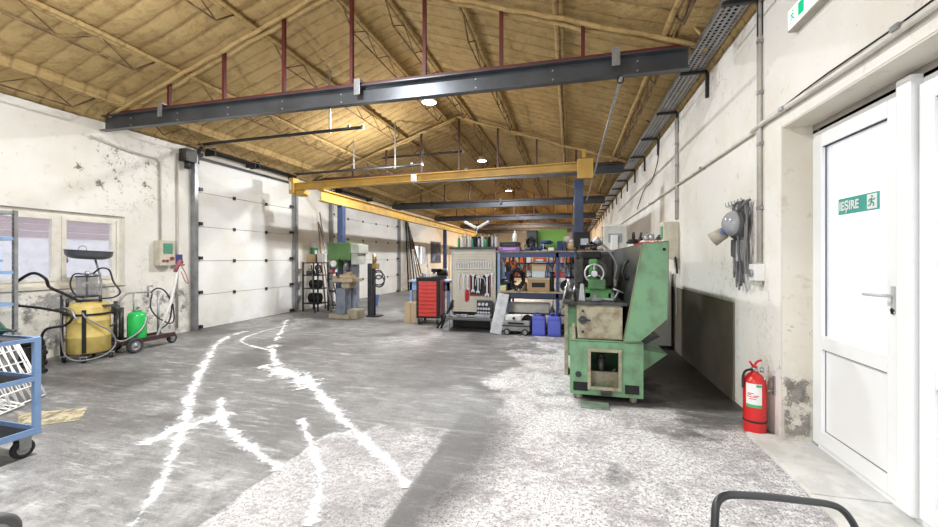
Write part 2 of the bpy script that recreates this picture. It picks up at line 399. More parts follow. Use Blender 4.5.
# ceiling ------------------------------------------------------------
def slope(name, x0, x1, label):
    mb = MB(); n = 36; ysl = []
    y = Y0
    while y < Y1: ysl.append(y); y += .0245 if y < 16 else .049
    for y in ysl:
        ph = ((y+.02) % .245)/.245
        rib = .060*(abs(math.sin(PI*ph))**.28)
        for i in range(n+1):
            x = x0+(x1-x0)*i/n
            z = roof(x)+.045-rib*(.75+.5*noise.noise((x*.9, y*.7, 8)))+.022*noise.noise((x*1.6, y*1.3, 4))+.012*noise.noise((x*5, y*5, 1))
            mb.v.append(Vector((x, y, z)))
    for j in range(len(ysl)-1):
        for i in range(n):
            a = j*(n+1)+i; mb.f.append([a, a+1, a+n+2, a+n+1]); mb.sm.append(True)
    o = struct(name, mb, foam_m); o['label'] = label; o['category'] = 'ceiling'; return o
slope('ceiling', XL-.25, XM, 'left slope of the foam sprayed pitched ceiling')
slope('ceiling.001', XM, XR+.25, 'right slope of the foam sprayed pitched ceiling')
rc = MB().box(XL-.3, XM, Y0, Y1, 0, .05); 
for i, v in enumerate(rc.v): v.z += roof(v.x)+.12
struct('ceiling.002', rc, dark_steel)
rc = MB().box(XM, XR+.3, Y0, Y1, 0, .05)
for i, v in enumerate(rc.v): v.z += roof(v.x)+.12
struct('ceiling.003', rc, dark_steel)
# foam fillets along the eaves
def fillet(name, x, sgn, lab):
    mb = MB(); ysl = [Y0+.15*i for i in range(261)]
    prof = [(0,-.16),(.03,-.10),(.10,-.03),(.22,.02),(.40,.07),(.45,.16),(0,.16)]
    for j, y in enumerate(ysl):
        for k, (a, z) in enumerate(prof):
            e = .03*noise.noise((y*2.2, k*1.7, sgn*5)) if k < 5 else 0
            mb.v.append(Vector((x-sgn*(a+e), y, ZE+z+e)))
    n = len(prof)
    for j in range(len(ysl)-1):
        for k in range(n):
            k2 = (k+1) % n; mb.f.append([j*n+k, j*n+k2, (j+1)*n+k2, (j+1)*n+k]); mb.sm.append(True)
    o = struct(name, mb, foam_m); o['label'] = lab; o['category'] = 'trim'
fillet('trim_20', XR, 1, 'foam fillet where the ceiling meets the right wall')
fillet('trim_21', XL, -1, 'foam fillet where the ceiling meets the left wall')
# walls ---------------------------------------------------------------
ZT = 3.56; YO = 3.31; ZO = 2.24; YB = 0.9
w = MB(); w.box(XR, XR+.25, YO, 34.2, 0, ZT); w.box(XR, XR+.25, YB, YO, ZO, ZT); w.box(XR, XR+.25, Y0, YB, 0, ZT)
wr = struct('wall_right', w, wall_m, 'worn white plaster wall with the exit door', 'wall')
w = MB(); w.box(XR+.001, XD+.02, YO-.012, YO-.002, 0.02, ZO-.01); w.box(XR+.001, XD+.02, YB, YO-.012, ZO-.012, ZO-.002)
struct('trim_6', w, reveal_m, 'cream plaster reveal around the exit door', 'trim')
def patch(name, lab, m_, pts, nrm):
    mb = MB().add(pts, [(0,1,2,3)]); o = mb.build(name, m_); tag(o, lab, 'stain', 'peeled plaster patches', 'stuff')
def peel(name, c, sc, lo, hi, ed=3.0):
    m, t, b = nt(name); v = geo(t); n = noi(t, v, sc, 7, .72)
    g = t.nodes.new('ShaderNodeTexCoord').outputs['Generated']; s_ = t.nodes.new('ShaderNodeSeparateXYZ'); t.links.new(g, s_.inputs[0])
    m_ = None
    for ax in ('X','Y','Z'):
        q = mth(t, 'MULTIPLY', s_.outputs[ax], mth(t, 'SUBTRACT', 1.0, s_.outputs[ax])); q = mth(t, 'MULTIPLY', q, 8.0, True) if ax != peel.flat else None
        if q is not None: m_ = q if m_ is None else mth(t, 'MULTIPLY', m_, q)
    a = ramp(t, n, [(lo, 0.), (hi, 1.)]).outputs['Color']
    t.links.new(mth(t, 'MULTIPLY', a, m_, True), b.inputs['Alpha'])
    t.links.new(ramp(t, noi(t, v, 14, 4), [(.4, c), (.62, tuple(x*.6 for x in c))]).outputs['Color'], b.inputs['Base Color']); b.inputs['Roughness'].default_value = .9
    return m
peel.flat = 'Y'; pj = peel('peeled_grey_render', (.30,.28,.25), 9, .46, .52)
patch('peeled_patch', 'grey peeled plaster at the foot of the exit door reveal', pj, [(XR+.006,YO-.016,.03),(XD-.01,YO-.016,.03),(XD-.01,YO-.016,.48),(XR+.006,YO-.016,.48)], None)
peel.flat = 'X'; pl_ = peel('peeled_wall_render', (.42,.41,.40), 3.5, .50, .62); pu_ = peel('scraped_wall', (.30,.26,.21), 5, .575, .66)
patch('peeled_patch', 'grey stained plaster under the frosted window', pl_, [(XL+.003,3.0,.05),(XL+.003,4.75,.05),(XL+.003,4.75,.92),(XL+.003,3.0,.92)], None)
patch('peeled_patch', 'grey scuffed plaster low on the wall before the door post', pl_, [(XL+.003,4.9,.05),(XL+.003,5.75,.05),(XL+.003,5.75,.8),(XL+.003,4.9,.8)], None)
patch('peeled_patch', 'scraped plaster high on the left wall under the beam end', pu_, [(XL+.003,3.9,2.1),(XL+.003,5.3,2.1),(XL+.003,5.3,3.1),(XL+.003,3.9,3.1)], None)
dado = mat('grimy_dado', (.20,.175,.14), .7, 0, (.14,.12,.095), 2.2, .4, .65, .2)
w = MB().box(XR-.012, XR-.001, 4.13, 9, 0, .90)
for yy, zz in ((4.13,.9),(6.6,.9)): pass
struct('trim_7', w, dado, 'grimy brown lower wall panel behind the green lathe', 'wall panel')
# left wall with window and garage openings
WY0, WY1, WZ0, WZ1 = 2.1, 4.68, .93, 1.95
D1 = (5.86, 8.52, 3.15); D2 = (10.15, 14.75, 3.15); WB = (16.4, 18.2, .95, 2.0)
w = MB()
def lw(ya, yb, za, zb): w.box(XL-.3, XL, ya, yb, za, zb)
lw(Y0, WY0, 0, ZT); lw(WY0, WY1, 0, WZ0); lw(WY0, WY1, WZ1, ZT); lw(WY1, D1[0], 0, ZT); lw(D1[0], D1[1], D1[2], ZT)
lw(D1[1], D2[0], 0, ZT); lw(D2[0], D2[1], D2[2], ZT); lw(D2[1], WB[0], 0, ZT); lw(WB[0], WB[1], 0, WB[2]); lw(WB[0], WB[1], WB[3], ZT); lw(WB[1], 34.2, 0, ZT)
struct('wall_left', w, wall_l, 'stained white plaster wall with window and garage doors', 'wall')
# far gable wall
g = [(XL-.3, 0), (XR+.25, 0), (XR+.25, ZT), (XM, ZR+.12), (XL-.3, ZT)]
struct('wall_far', MB().prism([(x, Y1, z) for x, z in g], (0,.2,0)), wall_m, 'white gable wall at the far end of the hall', 'wall')
# left window
cream = mat('cream_window_frame', (.80,.77,.70), .5, 0, (.66,.61,.52), 6)
def window(name, x, ya, yb, za, zb, splits, label, fw=.07):
    r = thing(name, label, 'window', (x, ya, za)); r['kind'] = 'structure'
    L, H = yb-ya, zb-za
    f = MB().box(-.03, .04, 0, L, 0, fw, ch=.006).box(-.03, .04, 0, L, H-fw, H, ch=.006).box(-.03, .04, 0, fw, fw, H-fw, ch=.006).box(-.03, .04, L-fw, L, fw, H-fw, ch=.006)
    for s in splits: f.box(-.03, .04, s-.03, s+.03, fw, H-fw, ch=.006)
    f.build('window_frame', cream, r)
    ed = [fw]+[s for s in splits]+[L-fw]
    for a, b in zip(ed[:-1], ed[1:]):
        a += .03; b -= .03
        sf = MB().box(-.01, .055, a, b, fw, fw+.05, ch=.005).box(-.01, .055, a, b, H-fw-.05, H-fw, ch=.005).box(-.01, .055, a, a+.05, fw+.05, H-fw-.05, ch=.005).box(-.01, .055, b-.05, b, fw+.05, H-fw-.05, ch=.005)
        so = sf.build('sash', cream, r)
        MB().box(.015, .022, a+.05, b-.05, fw+.05, H-fw-.05).build('glass_pane', win_glass, so)
    return r
wn = window('window_1', XL-.10, WY0, WY1, WZ0, WZ1, [.62, 1.79], 'wide cream framed window with frosted panes on the left wall')
MB().box(-.0, .0+.13, 0, WY1-WY0, -.03, .012, ch=.006).build('window_sill', reveal_m, wn)
MB().tube([(.06,1.86,.42),(.085,1.86,.42),(.085,1.86,.32)], .009).build('window_handle', galv, wn)
window('window_2', XL-.10, WB[0], WB[1], WB[2], WB[3], [.9], 'small bright window far down the left wall')
# street outside the left window
pink = mat('outside_pink_siding', (.42,.30,.31), .8, 0, (.34,.23,.25), 2)
w = MB()
for k in range(14): w.box(-12.1, -12.0+.01*(k % 2), -6, 24, 1.80+.16*k, 1.95+.16*k)
struct('wall_outside', w, pink, 'pale pink clad building seen through the window', 'wall')
w = MB().box(-12.15,-12.02,-6,24,-.05,1.8); struct('wall_outside_base', w, mat('outside_white_base', (.85,.85,.87), .8), 'white lower part of the building outside', 'wall')
struct('floor_outside', MB().box(-40, XL-.35, -40, 60, -.1, -.05).box(XD+.15, 30, -40, 60, -.1, -.05), mat('outside_pale_ground', (.7,.7,.7), .9), 'pale paved ground outside', 'ground')
# ---------------------------------------------------------------- garage doors
gd_m = plaster('garage_door_skin', (.80,.80,.79), (.4,.38,.35), .2, .5)
def garage(name, ya, yb, zt, label, npan=5):
    r = thing(name, label, 'garage door', (XL, ya, 0)); r['kind'] = 'structure'
    L = yb-ya; h = (zt+.02)/npan
    for k in range(npan):
        mb = MB().box(-.05, -.006, .03, L-.03, k*h+.004, (k+1)*h-.004, ch=.004)
        for g_ in (.33, .66): mb.box(-.008, -.003, .03, L-.03, k*h+g_*h-.003, k*h+g_*h+.003)
        pn = mb.build('door_panel', gd_m, r)
        if k: MB().box(-.06, -.03, .03, L-.03, k*h-.02, k*h+.02).build('panel_joint', grey_steel, pn)
        for q in (L/3, 2*L/3) if L < 3 else (L/5, 2*L/5, 3*L/5, 4*L/5):
            hb = MB().box(-.004, .016, q-.03, q+.03, (k+1)*h-.035, (k+1)*h+.03, ch=.004) if k < npan-1 else None
            if hb: hb.build('hinge', grimy, pn)
    for yy, sg in ((-.05, 1), (L+.05, -1)):
        tr = MB().box(-.02, .10, yy-.035, yy+.035, 0, zt+.12)
        tr.build('side_post', grey_steel, r)
        rl = MB().box(.0, .07, yy+sg*.05-.012, yy+sg*.05+.012, .05, zt-.1).build('roller_track', galv, r)
        for k in range(npan+1):
            MB().cyl((.035, yy+sg*.04, k*h+.05), (.035, yy+sg*.12, k*h+.05), .022, n=10).box(.01, .06, yy+sg*.10, yy+sg*.17, k*h+.02, k*h+.08).build('roller_bracket', dark_steel, r)
    MB().box(.0, .05, 0, L, zt-.01, zt+.03).build('top_seal', dark_steel, r)
    return r
garage('door_1', D1[0], D1[1], D1[2], 'tall white sectional garage door nearest the window')
garage('door_2', D2[0], D2[1], D2[2], 'wide white sectional garage door behind the green drill')
# springs above the doors (corrugated black)
def spring(ya, yb, z, lab):
    pts = []; n = int((yb-ya)/.012)
    mb = MB().cyl((0,0,0), (0,yb-ya,0), .012, n=8)
    t = thing('torsion_spring', lab, 'spring', (XL+.17, ya, z), 0, 'door springs')
    mb.build('shaft', galv, t)
    prof = []
    for i in range(n): prof.append((.05 if i % 2 else .042, i*.012))
    MB().lathe([(0.012,0)]+prof+[(.012,n*.012)], 14, Matrix.Rotation(-PI/2, 4, 'X')).build('coil', black_pl, t)
    MB().box(-.17, .06, -.03, .0, -.07, .07).build('spring_bracket', dark_steel, t); MB().box(-.17, .06, yb-ya, yb-ya+.03, -.07, .07).build('spring_bracket', dark_steel, t)
spring(6.1, 7.05, 3.3, 'black coil spring above the near garage door, first from the window')
spring(7.2, 8.35, 3.3, 'black coil spring above the near garage door, beside the crane')
spring(10.4, 12.2, 3.3, 'black coil spring above the far garage door')
# horizontal door tracks hanging inside the hall
def track(ya, x1, z, lab, rods):
    t = thing('door_track', lab, 'door track', (XL+.08, ya, z), 0, 'overhead door tracks')
    L = x1-XL-.08
    pts = [(0,0,-.35),(0,0,-.22),(.05,0,-.10),(.14,0,-.02),(.28,0,0),(L,0,.05)]
    MB().tube(curve_pts(pts, 5), .027, 8).build('rail', dark_steel, t)
    MB().box(L-.02, L+.02, -.025, .025, .02, .08, ch=.004).box(L-.27, L-.23, -.02, .02, .05, .10).build('end_stop', galv, t)
    for xr in rods:
        zt = roof(xr)-z-.02
        MB().box(xr-XL-.08-.012, xr-XL-.08+.012, -.012, .012, 0, zt).build('hanger_rod', galv, t)
track(5.85, -3.25, 3.38, 'dark overhead door track over the near garage door, closest one', [-3.85])
track(8.4, -3.2, 3.36, 'grey overhead door track running beside the crane bridge', [-4.9,-3.85])
track(10.05, -2.7, 4.05, 'dark overhead door track highest under the roof', [-5.0,-3.8])
# ---------------------------------------------------------------- trusses
def truss(y, lab):
    t = thing('roof_truss', lab, 'roof truss', (XM, y, 0), 0, 'steel roof trusses')
    xl, xr = XL+.02-XM, 1.14-XM
    zb = 3.17; mb = MB()        # channel section, open toward the camera
    mb.box(xl, xr, -.005, .005, zb, zb+.215).box(xl, xr, -.08, .0, zb, zb+.012).box(xl, xr, -.08, 0, zb+.203, zb+.215)
    be = mb.build('tie_beam', beam_steel, t)
    if y == 4.4:
        for k in range(9):
            xx = xl+.5+k*.85
            for zz in (.06, .155): MB().cyl((xx,-.014,zb+zz), (xx,-.004,zb+zz), .010, n=8).build('bolt', galv, be)
    rm_ = red_oxide if y < 5 else mat('dark_rust', (.06,.018,.014), .6)
    MB().box(xl+.05, xr-.0, -.03, .05, zb+.22, zb+.265).build('red_top_flange', rm_, t)
    for x in ((P(160,118,Y=4.32).x, P(357,94,Y=4.32).x, P(616,70,Y=4.32).x) if y < 9 else (-5.0,-2.4,.3)):
        MB().box(x-XM-.04, x-XM+.04, -.088, -.080, zb+.10, zb+.29, ch=.002).box(x-XM-.04, x-XM+.04, -.08, .03, zb+.276, zb+.29).build('clamp_plate', grey_steel if y < 9 else dark_steel, t)
    for k, x in enumerate([P(px_,90,Y=4.4).x for px_ in (168,223,283,351,424,501,583)]):
        zt = roof(x)-.12
        MB().box(x-XM-.02, x-XM+.02, -.0, .04, zb+.26, zt).build('hanger', rm_, t)
    for sg, xe in ((-1, XL+.15), (1, XR-.15)):
        a = Vector((xe-XM, .02, roof(xe)-.13)); b = Vector((0, .02, roof(XM)-.13))
        mb = MB(); n = 20
        for e in (-.05, .05):
            pts = [a.lerp(b, i/n)+Vector((0, e, .03*noise.noise((i*.9, y, e*20)))) for i in range(n+1)]
            mb.tube(pts, .027, 8)
        mb.build('rafter', foam_d if y > 20 else foam_m, t)
for k, y in enumerate(TR):
    truss(y, 'foam coated steel roof truss with dark tie beam, %s' % ['overhead behind the viewer','the nearest big one across the photo','second from the camera behind the crane','third from the camera','fourth from the camera','fifth from the camera','furthest from the camera'][k])
# lattice joists along the hall
jl = ['close to the left wall','second from the left wall','third from the left wall','left of the ridge pair','right of the ridge pair','third from the right wall','second from the right wall','close to the right wall']
for k, x in enumerate((-6.3,-5.25,-4.0,-2.93,-2.32,-1.27,-.12,.95)):
    t = thing('lattice_joist', 'foam coated lattice joist along the ceiling, '+jl[k], 'ceiling joist', (x, 0, roof(x)), 0, 'lattice joists under the ceiling')
    def wob(y, s): return .016*noise.noise((y*1.3, s, k*3.))
    ysx = [Y0+.3*i for i in range(131)]
    MB().tube([(wob(y,1)-.025, y, -.07+wob(y,2)) for y in ysx], .032, 7).tube([(wob(y,1)+.03, y, -.065+wob(y,5)) for y in ysx], .03, 7).build('top_chord', foam_m, t)
    bot = MB(); web = MB()
    for a, b in zip(TR[:-1], TR[1:]):
        a += .35; b -= .35; n = 5; dz = -.30
        bot.tube([(0,a,-.09),(0,a+.25,dz),(0,b-.25,dz),(0,b,-.09)], .011, 6)
        L = (b-a-.5)/n; pts = [(0,a+.25,dz)]
        for i in range(n): pts += [(0, a+.25+(i+.5)*L, -.08), (0, a+.25+(i+1)*L, dz)]
        web.tube(pts, .008, 6)
    jm = mat('rusty_joist_steel', (.10,.055,.03), .7, 0, (.25,.16,.07), 6, .45, .6)
    bot.build('bottom_chord', jm, t); web.build('web', jm, t)
# ================================================================ RIGHT WALL
# exit door
def exit_door():
    r = thing('door_3', 'white glazed exit door with green exit sticker and lever handle', 'door', (XD, 0, .03)); r['kind'] = 'structure'
    H = 2.165
    MB().box(0, .07, 3.235, 3.30, 0, H, ch=.006).box(0, .07, 1.0, 3.234, H-.055, H, ch=.006).box(0,.07,1.0,3.234,-.02,.025).build('door_frame', pvc, r)
    def leaf(nm, ya, yb, gsplit=.72):
        s = .085; m = MB()
        m.box(-.025, .045, ya, ya+s, .03, H-.06, ch=.008).box(-.025, .045, yb-s, yb, .03, H-.06, ch=.008)
        m.box(-.025, .045, ya+s, yb-s, .03, .125, ch=.006).box(-.025, .045, ya+s, yb-s, H-.15, H-.06, ch=.006).box(-.025, .045, ya+s, yb-s, gsplit-.05, gsplit+.04, ch=.006)
        lf = m.build(nm, pvc, r)
        MB().box(.0, .02, ya+s, yb-s, .125, gsplit-.05).build('lower_panel', pvc, lf)
        MB().box(.006, .014, ya+s, yb-s, gsplit+.04, H-.15).build('glass_pane', door_glass, lf)
        gk = MB()
        for a, b, c, d in ((ya+s, ya+s+.0025, gsplit+.04, H-.15), (yb-s-.0025, yb-s, gsplit+.04, H-.15), (ya+s, ya+s+.0025, .125, gsplit-.05), (yb-s-.0025, yb-s, .125, gsplit-.05)):
            gk.box(-.003, .003, a, b, c, d)
        gk.box(-.003, .003, ya+s+.004, yb-s-.004, .125, .128).box(-.020, .003, ya+s+.004, yb-s-.004, H-.153, H-.15).box(-.020, .003, ya+s+.004, yb-s-.004, gsplit-.053, gsplit-.05)
        gk.build('gasket', rubber, lf)
        return lf
    lf = leaf('door_leaf', 2.50, 3.235)
    leaf('door_leaf', 1.62, 2.385)
    MB().box(-.05, .06, 2.395, 2.49, .02, H-.0, ch=.012).build('centre_post', pvc, r)
    MB().box(-.034, -.025, 2.524, 2.546, .99, 1.13, ch=.004).tube(curve_pts([(-.028,2.535,1.08),(-.07,2.535,1.08),(-.082,2.55,1.08),(-.082,2.66,1.078)], 4), .009).build('door_handle', mat('pale_handle', (.6,.6,.6), .3, .2), r)
    MB().cyl((-.03,2.535,1.005), (-.036,2.535,1.005), .012, n=12).box(-.036, -.03, 2.528, 2.542, .985, 1.005).build('lock', dark_steel, r)
    # sticker on the pane
    st = MB().box(-.002, .004, 2.68, 3.02, 1.545, 1.645).build('exit_sticker', mat('sticker_green', (.05,.36,.30), .5), r)
    tx = bpy.data.curves.new('lettering', 'FONT'); tx.body = 'IEȘIRE'; tx.size = .074; tx.extrude = .0006; tx.offset = .0022
    to = bpy.data.objects.new('lettering', tx); COL.objects.link(to); to.parent = st
    to.location = (-.004, 3.008, 1.572); to.rotation_euler = (PI/2, 0, -PI/2); to.scale = (.86, 1, 1); tx.materials.append(white_pl)
    sq = MB().box(-.0045, -.002, 2.69, 2.765, 1.553, 1.637).build('pictogram_field', white_pl, st)
    # running figure
    y0, z0, k = 2.728, 1.595, .032; c = MB()
    def bar(a, b, wd):
        a = Vector(a); b = Vector(b); d = (b-a).normalized(); q = Vector((-d.y, d.x))*wd
        pl = [(a+q), (b+q), (b-q), (a-q)]
        c.prism([(-.0065, y0-p.x*k, z0+p.y*k) for p in pl], (.002,0,0))
    bar((0,.55), (-.05,-.15), .17); bar((0,-.1), (.5,-.35), .12); bar((.5,-.35), (.45,-.95), .11); bar((-.05,-.1), (-.3,-.65), .12); bar((-.3,-.65), (-.85,-.7), .1)
    bar((0,.45), (.55,.2), .09); bar((.55,.2), (.8,.5), .08); bar((-.02,.45), (-.6,.3), .09); bar((-.6,.3), (-.65,-.1), .08)
    c.prism([(-.0065, y0-(.12+.18*math.cos(i*PI/5))*k, z0+(.85+.18*math.sin(i*PI/5))*k) for i in range(10)], (.002,0,0))
    c.build('running_figure', mat('sticker_green', (.05,.36,.30)), sq)
    return r
exit_door()
struct('trim_8', MB().box(XD+.0, XD+.08, .95, 3.30, 2.17, 2.228), mat('lintel_filler', (.33,.30,.27), .7), 'grey filler strip above the exit door frame', 'trim')
# exit light box
t = thing('exit_sign', 'lit exit light box with green running figure high above the exit door', 'exit sign', (XR-.055, 2.6, 2.80))
MB().box(0, .055, 0, .50, 0, .15, ch=.008).build('housing', mat('sign_housing', (.45,.42,.36), .5), t)
em = mat('sign_face', (.93,1,.95), .4, 0, (.93,1,.95), emit=1.3)
MB().box(-.004, .001, .014, .486, .014, .136).build('sign_face', em, t)
sg_ = mat('sign_green', (.0,.50,.22), .4, 0, (0,.5,.22), emit=.5)
def glyph(mb, y0, z0, k, x):
    def bar(a, b, wd):
        a = Vector(a); b = Vector(b); d = (b-a).normalized(); q = Vector((-d.y, d.x))*wd
        mb.prism([(x, y0-p.x*k, z0+p.y*k) for p in (a+q, b+q, b-q, a-q)], (.002,0,0))
    for s_ in (((0,.55),(-.05,-.15),.17), ((0,-.1),(.5,-.35),.12), ((.5,-.35),(.45,-.95),.11), ((-.05,-.1),(-.3,-.65),.12), ((-.3,-.65),(-.85,-.7),.1), ((0,.45),(.55,.2),.09), ((-.02,.45),(-.6,.3),.09)): bar(*s_)
    mb.prism([(x, y0-(.12+.18*math.cos(i*PI/5))*k, z0+(.85+.18*math.sin(i*PI/5))*k) for i in range(10)], (.002,0,0))
mb = MB(); glyph(mb, .435, .075, .045, -.006); mb.build('running_figure', sg_, t)
mb = MB(); mb.box(-.006, -.004, .30, .365, .035, .12).build('door_symbol', sg_, t)
MB().box(-.0062, -.004, .06, .25, .10, .115).build('red_strip', mat('sign_red', (.8,.05,.05), .4, emit=.3), t)
# conduits
def pipe_thing(name, label, pts, r, m, clips=(), cat='conduit', grp='wall conduits', n=8):
    t = thing(name, label, cat, pts[0], 0, grp); o = Vector(pts[0])
    MB().tube([Vector(p)-o for p in pts], r, n).build('tube', m, t)
    for c in clips:
        c = Vector(c)-o; MB().box(c.x-r*1.7, c.x+r*1.7, c.y-r*1.5, c.y+r*1.5, c.z-.012, c.z+.012, ch=.003).build('clip', galv, t)
    return t
grey_pvc = mat('grey_conduit', (.50,.48,.44), .45, 0, (.40,.38,.33), 5)
pale_pvc = mat('pale_conduit', (.72,.70,.66), .45, 0, (.55,.52,.46), 5)
ZC = 2.335
pipe_thing('wall_conduit', 'thick pale conduit running along the right wall above the exit door', [(XR-.03,Y,ZC+.012*math.sin(Y*2)) for Y in [i*.35 for i in range(-6,11)]]+[(XR-.03,3.7,ZC-.005)], .017, pale_pvc, [(XR-.03,2.2,ZC),(XR-.03,3.2,ZC)])
pipe_thing('wall_cable', 'thin dark cable clipped above the thick pale conduit', [(XR-.012,Y,ZC+.035+.007*math.sin(Y*5)) for Y in [i*.25 for i in range(2,15)]], .005, black_pl)
pipe_thing('wall_conduit', 'pale conduit continuing along the right wall beyond the vertical pipe', [(XR-.025,Y,ZC-.01) for Y in (3.72,5,6,8,10,13,17,22)], .014, pale_pvc, [(XR-.025,5,ZC-.01),(XR-.025,8,ZC-.01)])
yv = P(760,200,X=XR-.02).y
pipe_thing('wall_conduit', 'vertical grey conduit dropping to the socket box beside the respirator', [(XR-.02,yv,1.27),(XR-.02,yv,3.4)], .012, grey_pvc, [(XR-.02,yv,z) for z in (1.7,2.2,2.6,3.0)])
pipe_thing('wall_conduit', 'second vertical grey conduit tight beside the first, socket box run', [(XR-.02,yv+.035,1.27),(XR-.02,yv+.035,3.4)], .010, grey_pvc)
yv2 = P(677,200,X=XR-.02).y
pipe_thing('wall_conduit', 'vertical grey conduit above the beige switch box', [(XR-.02,yv2,1.85),(XR-.02,yv2,3.25)], .016, grey_pvc, [(XR-.02,yv2,z) for z in (2.1,2.6,2.9)])
pipe_thing('wall_conduit', 'second vertical conduit next to the one above the switch box', [(XR-.02,yv2+.06,1.85),(XR-.02,yv2+.06,3.25)], .014, grey_pvc)
# socket box
t = thing('socket_box', 'small white socket box on the right wall beside the hanging respirator', 'socket', (XR-.07, yv+.01, 1.13))
MB().box(0, .07, -.05, .06, 0, .13, ch=.008).build('housing', white_pl, t)
MB().cyl((.0,.005,.06), (-.018,.005,.06), .03, n=16).build('outlet', galv, t)
MB().box(.01, .06, -.03, .03, -.035, .0, ch=.006).build('plug_flap', grey_pvc, t)
# beige switch box
q = P(669,238,X=XR-.17)
t = thing('switch_box', 'beige electrical switch box high on the right wall behind the green lathe', 'electrical box', (XR-.2, 6.05, 1.30))
MB().box(0, .2, 0, .32, 0, .52, ch=.02).build('housing', beige_box, t)
MB().box(-.008, .0, .04, .16, .28, .46).build('indicator_panel', mat('green_panel', (.05,.30,.16), .4), t)
MB().box(-.03, .0, .18, .28, .20, .30, ch=.01).cyl((0,.1,.12),(-.04,.1,.12),.025).build('switch_knob', dark_steel, t)
MB().tube(curve_pts([(.16,.06,0),(.17,.04,-.12),(.16,.05,-.35),(.18,.02,-.6),(.17,.03,-.78)], 5), .008, 6).build('cable', grey_pvc, t)
MB().tube(curve_pts([(.15,.0,.03),(.16,-.02,-.08),(.17,-.02,-.2)], 5), .012, 6).build('cable', black_pl, t)
# cable tray
def tray():
    xa, xb, z = 1.20, 1.40, 3.355; ya, yb = -2.0, 30.0
    t = thing('cable_tray', 'long perforated grey metal cable tray under the right eave', 'cable tray', (0, 0, z))
    m = MB(); pitch = .30; y = ya
    slots = 4
    while y < yb:
        y2 = min(y+pitch, yb)
        if y < 9:                                  # real slots in the base
            step = .05; yy = y
            while yy < y2-1e-6:
                m.box(xa, xb, yy, yy+.018, 0, .002)
                for s in range(slots+1):
                    xs = xa+(xb-xa)*s/slots; w_ = .013
                    m.box(max(xa, xs-w_), min(xb, xs+w_), yy+.018, yy+step, 0, .002)
                yy += step
        else: m.box(xa, xb, y, y2, 0, .002)
        y = y2
    m.build('perforated_base', galv, t)
    MB().box(xa-.002, xa, ya, yb, 0, .06).box(xb, xb+.002, ya, yb, 0, .06).build('side_flange', grey_steel, t)
    for y in [1.1+1.25*i for i in range(20)]:
        MB().box(xa-.02, XR, y-.018, y+.018, -.035, -.004).box(XR-.03, XR, y-.018, y+.018, -.30, -.0).build('bracket', dark_steel, t)
    cb = MB()
    for i in range(3): cb.tube([(xa+.05+.05*i+.012*math.sin(j*.8+i), ya+j*.5, .018) for j in range(64)], .014, 6)
    cb.build('cable_run', black_pl, t)
tray()
t = pipe_thing('loose_cable', 'loose black cable drooping from the cable tray to the wall', curve_pts([(XR-.06,7.0,3.33),(XR-.03,7.3,2.95),(XR-.02,7.9,2.72),(XR-.02,8.6,2.70),(XR-.02,9.5,2.4)], 6), .008, black_pl, cat='cable', grp='loose cables')
pipe_thing('loose_cable', 'thin cable running from the roof foam to the tray', curve_pts([(.55,7.6,3.9),(.8,7.2,3.72),(1.1,6.9,3.55),(1.24,6.8,3.44)], 6), .008, black_pl, cat='cable', grp='loose cables')
pipe_thing('foamed_cable', 'foam coated cable slanting from the roof down to the tray', curve_pts([(.85,4.35,3.95),(.97,4.3,3.80),(1.08,4.25,3.62),(1.20,4.2,3.42)], 6), .014, foam_m, cat='cable', grp=None)
# long overhead pipe along the hall
t = thing('overhead_pipe', 'long thin grey pipe running away under the roof on the right', 'pipe', (.50, 4.3, 3.13))
MB().cyl((0,0,0), (0,8.6,0), .016, n=10).build('tube', galv, t)
for y in (.0, 5.0): MB().torus((0,y+.05,0), .03, .008, 'Y', 14, 6).box(-.006,.006,y+.044,y+.056,.0,.06).build('pipe_ring', dark_steel, t)
# respirator cluster
t = thing('hook_rail', 'small white rail with metal hooks on the right wall', 'hook rail', (XR-.014, P(750,215,X=XR).y, 1.745))
MB().box(0, .014, 0, .42, .03, .085, ch=.003).build('rail_board', white_pl, t)
for k in range(6): MB().tube(curve_pts([(0,.035+.07*k,.05),(-.02,.035+.07*k,.04),(-.035,.035+.07*k,.045),(-.04,.035+.07*k,.075)], 3), .004, 6).build('hook', galv, t)
hy = t.location.y
t = thing('respirator_mask', 'grey full face respirator mask with visor hanging from the hook rail', 'respirator', (XR-.05, P(733,226,X=1.345).y, 1.30))
mg = mat('respirator_rubber', (.10,.10,.11), .5, 0, (.06,.06,.06)); vis = mat('grey_visor', (.40,.41,.44), .15, 0, (.2,.2,.23), 3, spec=.8)
M = Matrix.Rotation(.35, 4, 'X') @ Matrix.Rotation(-.25, 4, 'Z')
MB().ball((-.03,.0,.29), .085, .10, .125, 20, 12, M).build('face_skirt', mg, t)
MB().ball((-.065,.0,.30), .085, .105, .11, 20, 12, M).build('visor', vis, t)
MB().cyl((-.11,.05,.23), (-.19,.10,.17), .05, .062, 18).build('filter_canister', mat('tan_filter', (.42,.38,.31), .5), t)
MB().cyl((-.135,.0,.235), (-.155,.0,.225), .02, n=12).build('valve', mat('blue_valve', (.1,.2,.45), .4), t)
st = MB()
for a, b, c in (((-.0,-.09,.30),(.01,-.10,.40),(.02,-.06,.49)), ((0,.09,.28),(.01,.12,.38),(.02,.09,.50)), ((-.04,.02,.40),(-.03,.08,.45),(.02,.14,.50)), ((-.04,-.04,.40),(-.03,-.09,.44),(.02,-.12,.49)), ((0,.10,.22),(-.01,.16,.34),(.02,.22,.49)), ((-.03,.0,.41),(-.02,-.03,.46),(.02,.02,.50))):
    st.tube(curve_pts([a,b,c], 5), .011, 6)
st.build('head_strap', mg, t)
t = thing('harness_straps', 'tangle of grey and black straps and hoses below the respirator', 'harness', (XR-.04, P(733,226,X=1.345).y+.02, 1.30))
st = MB(); random.seed(3)
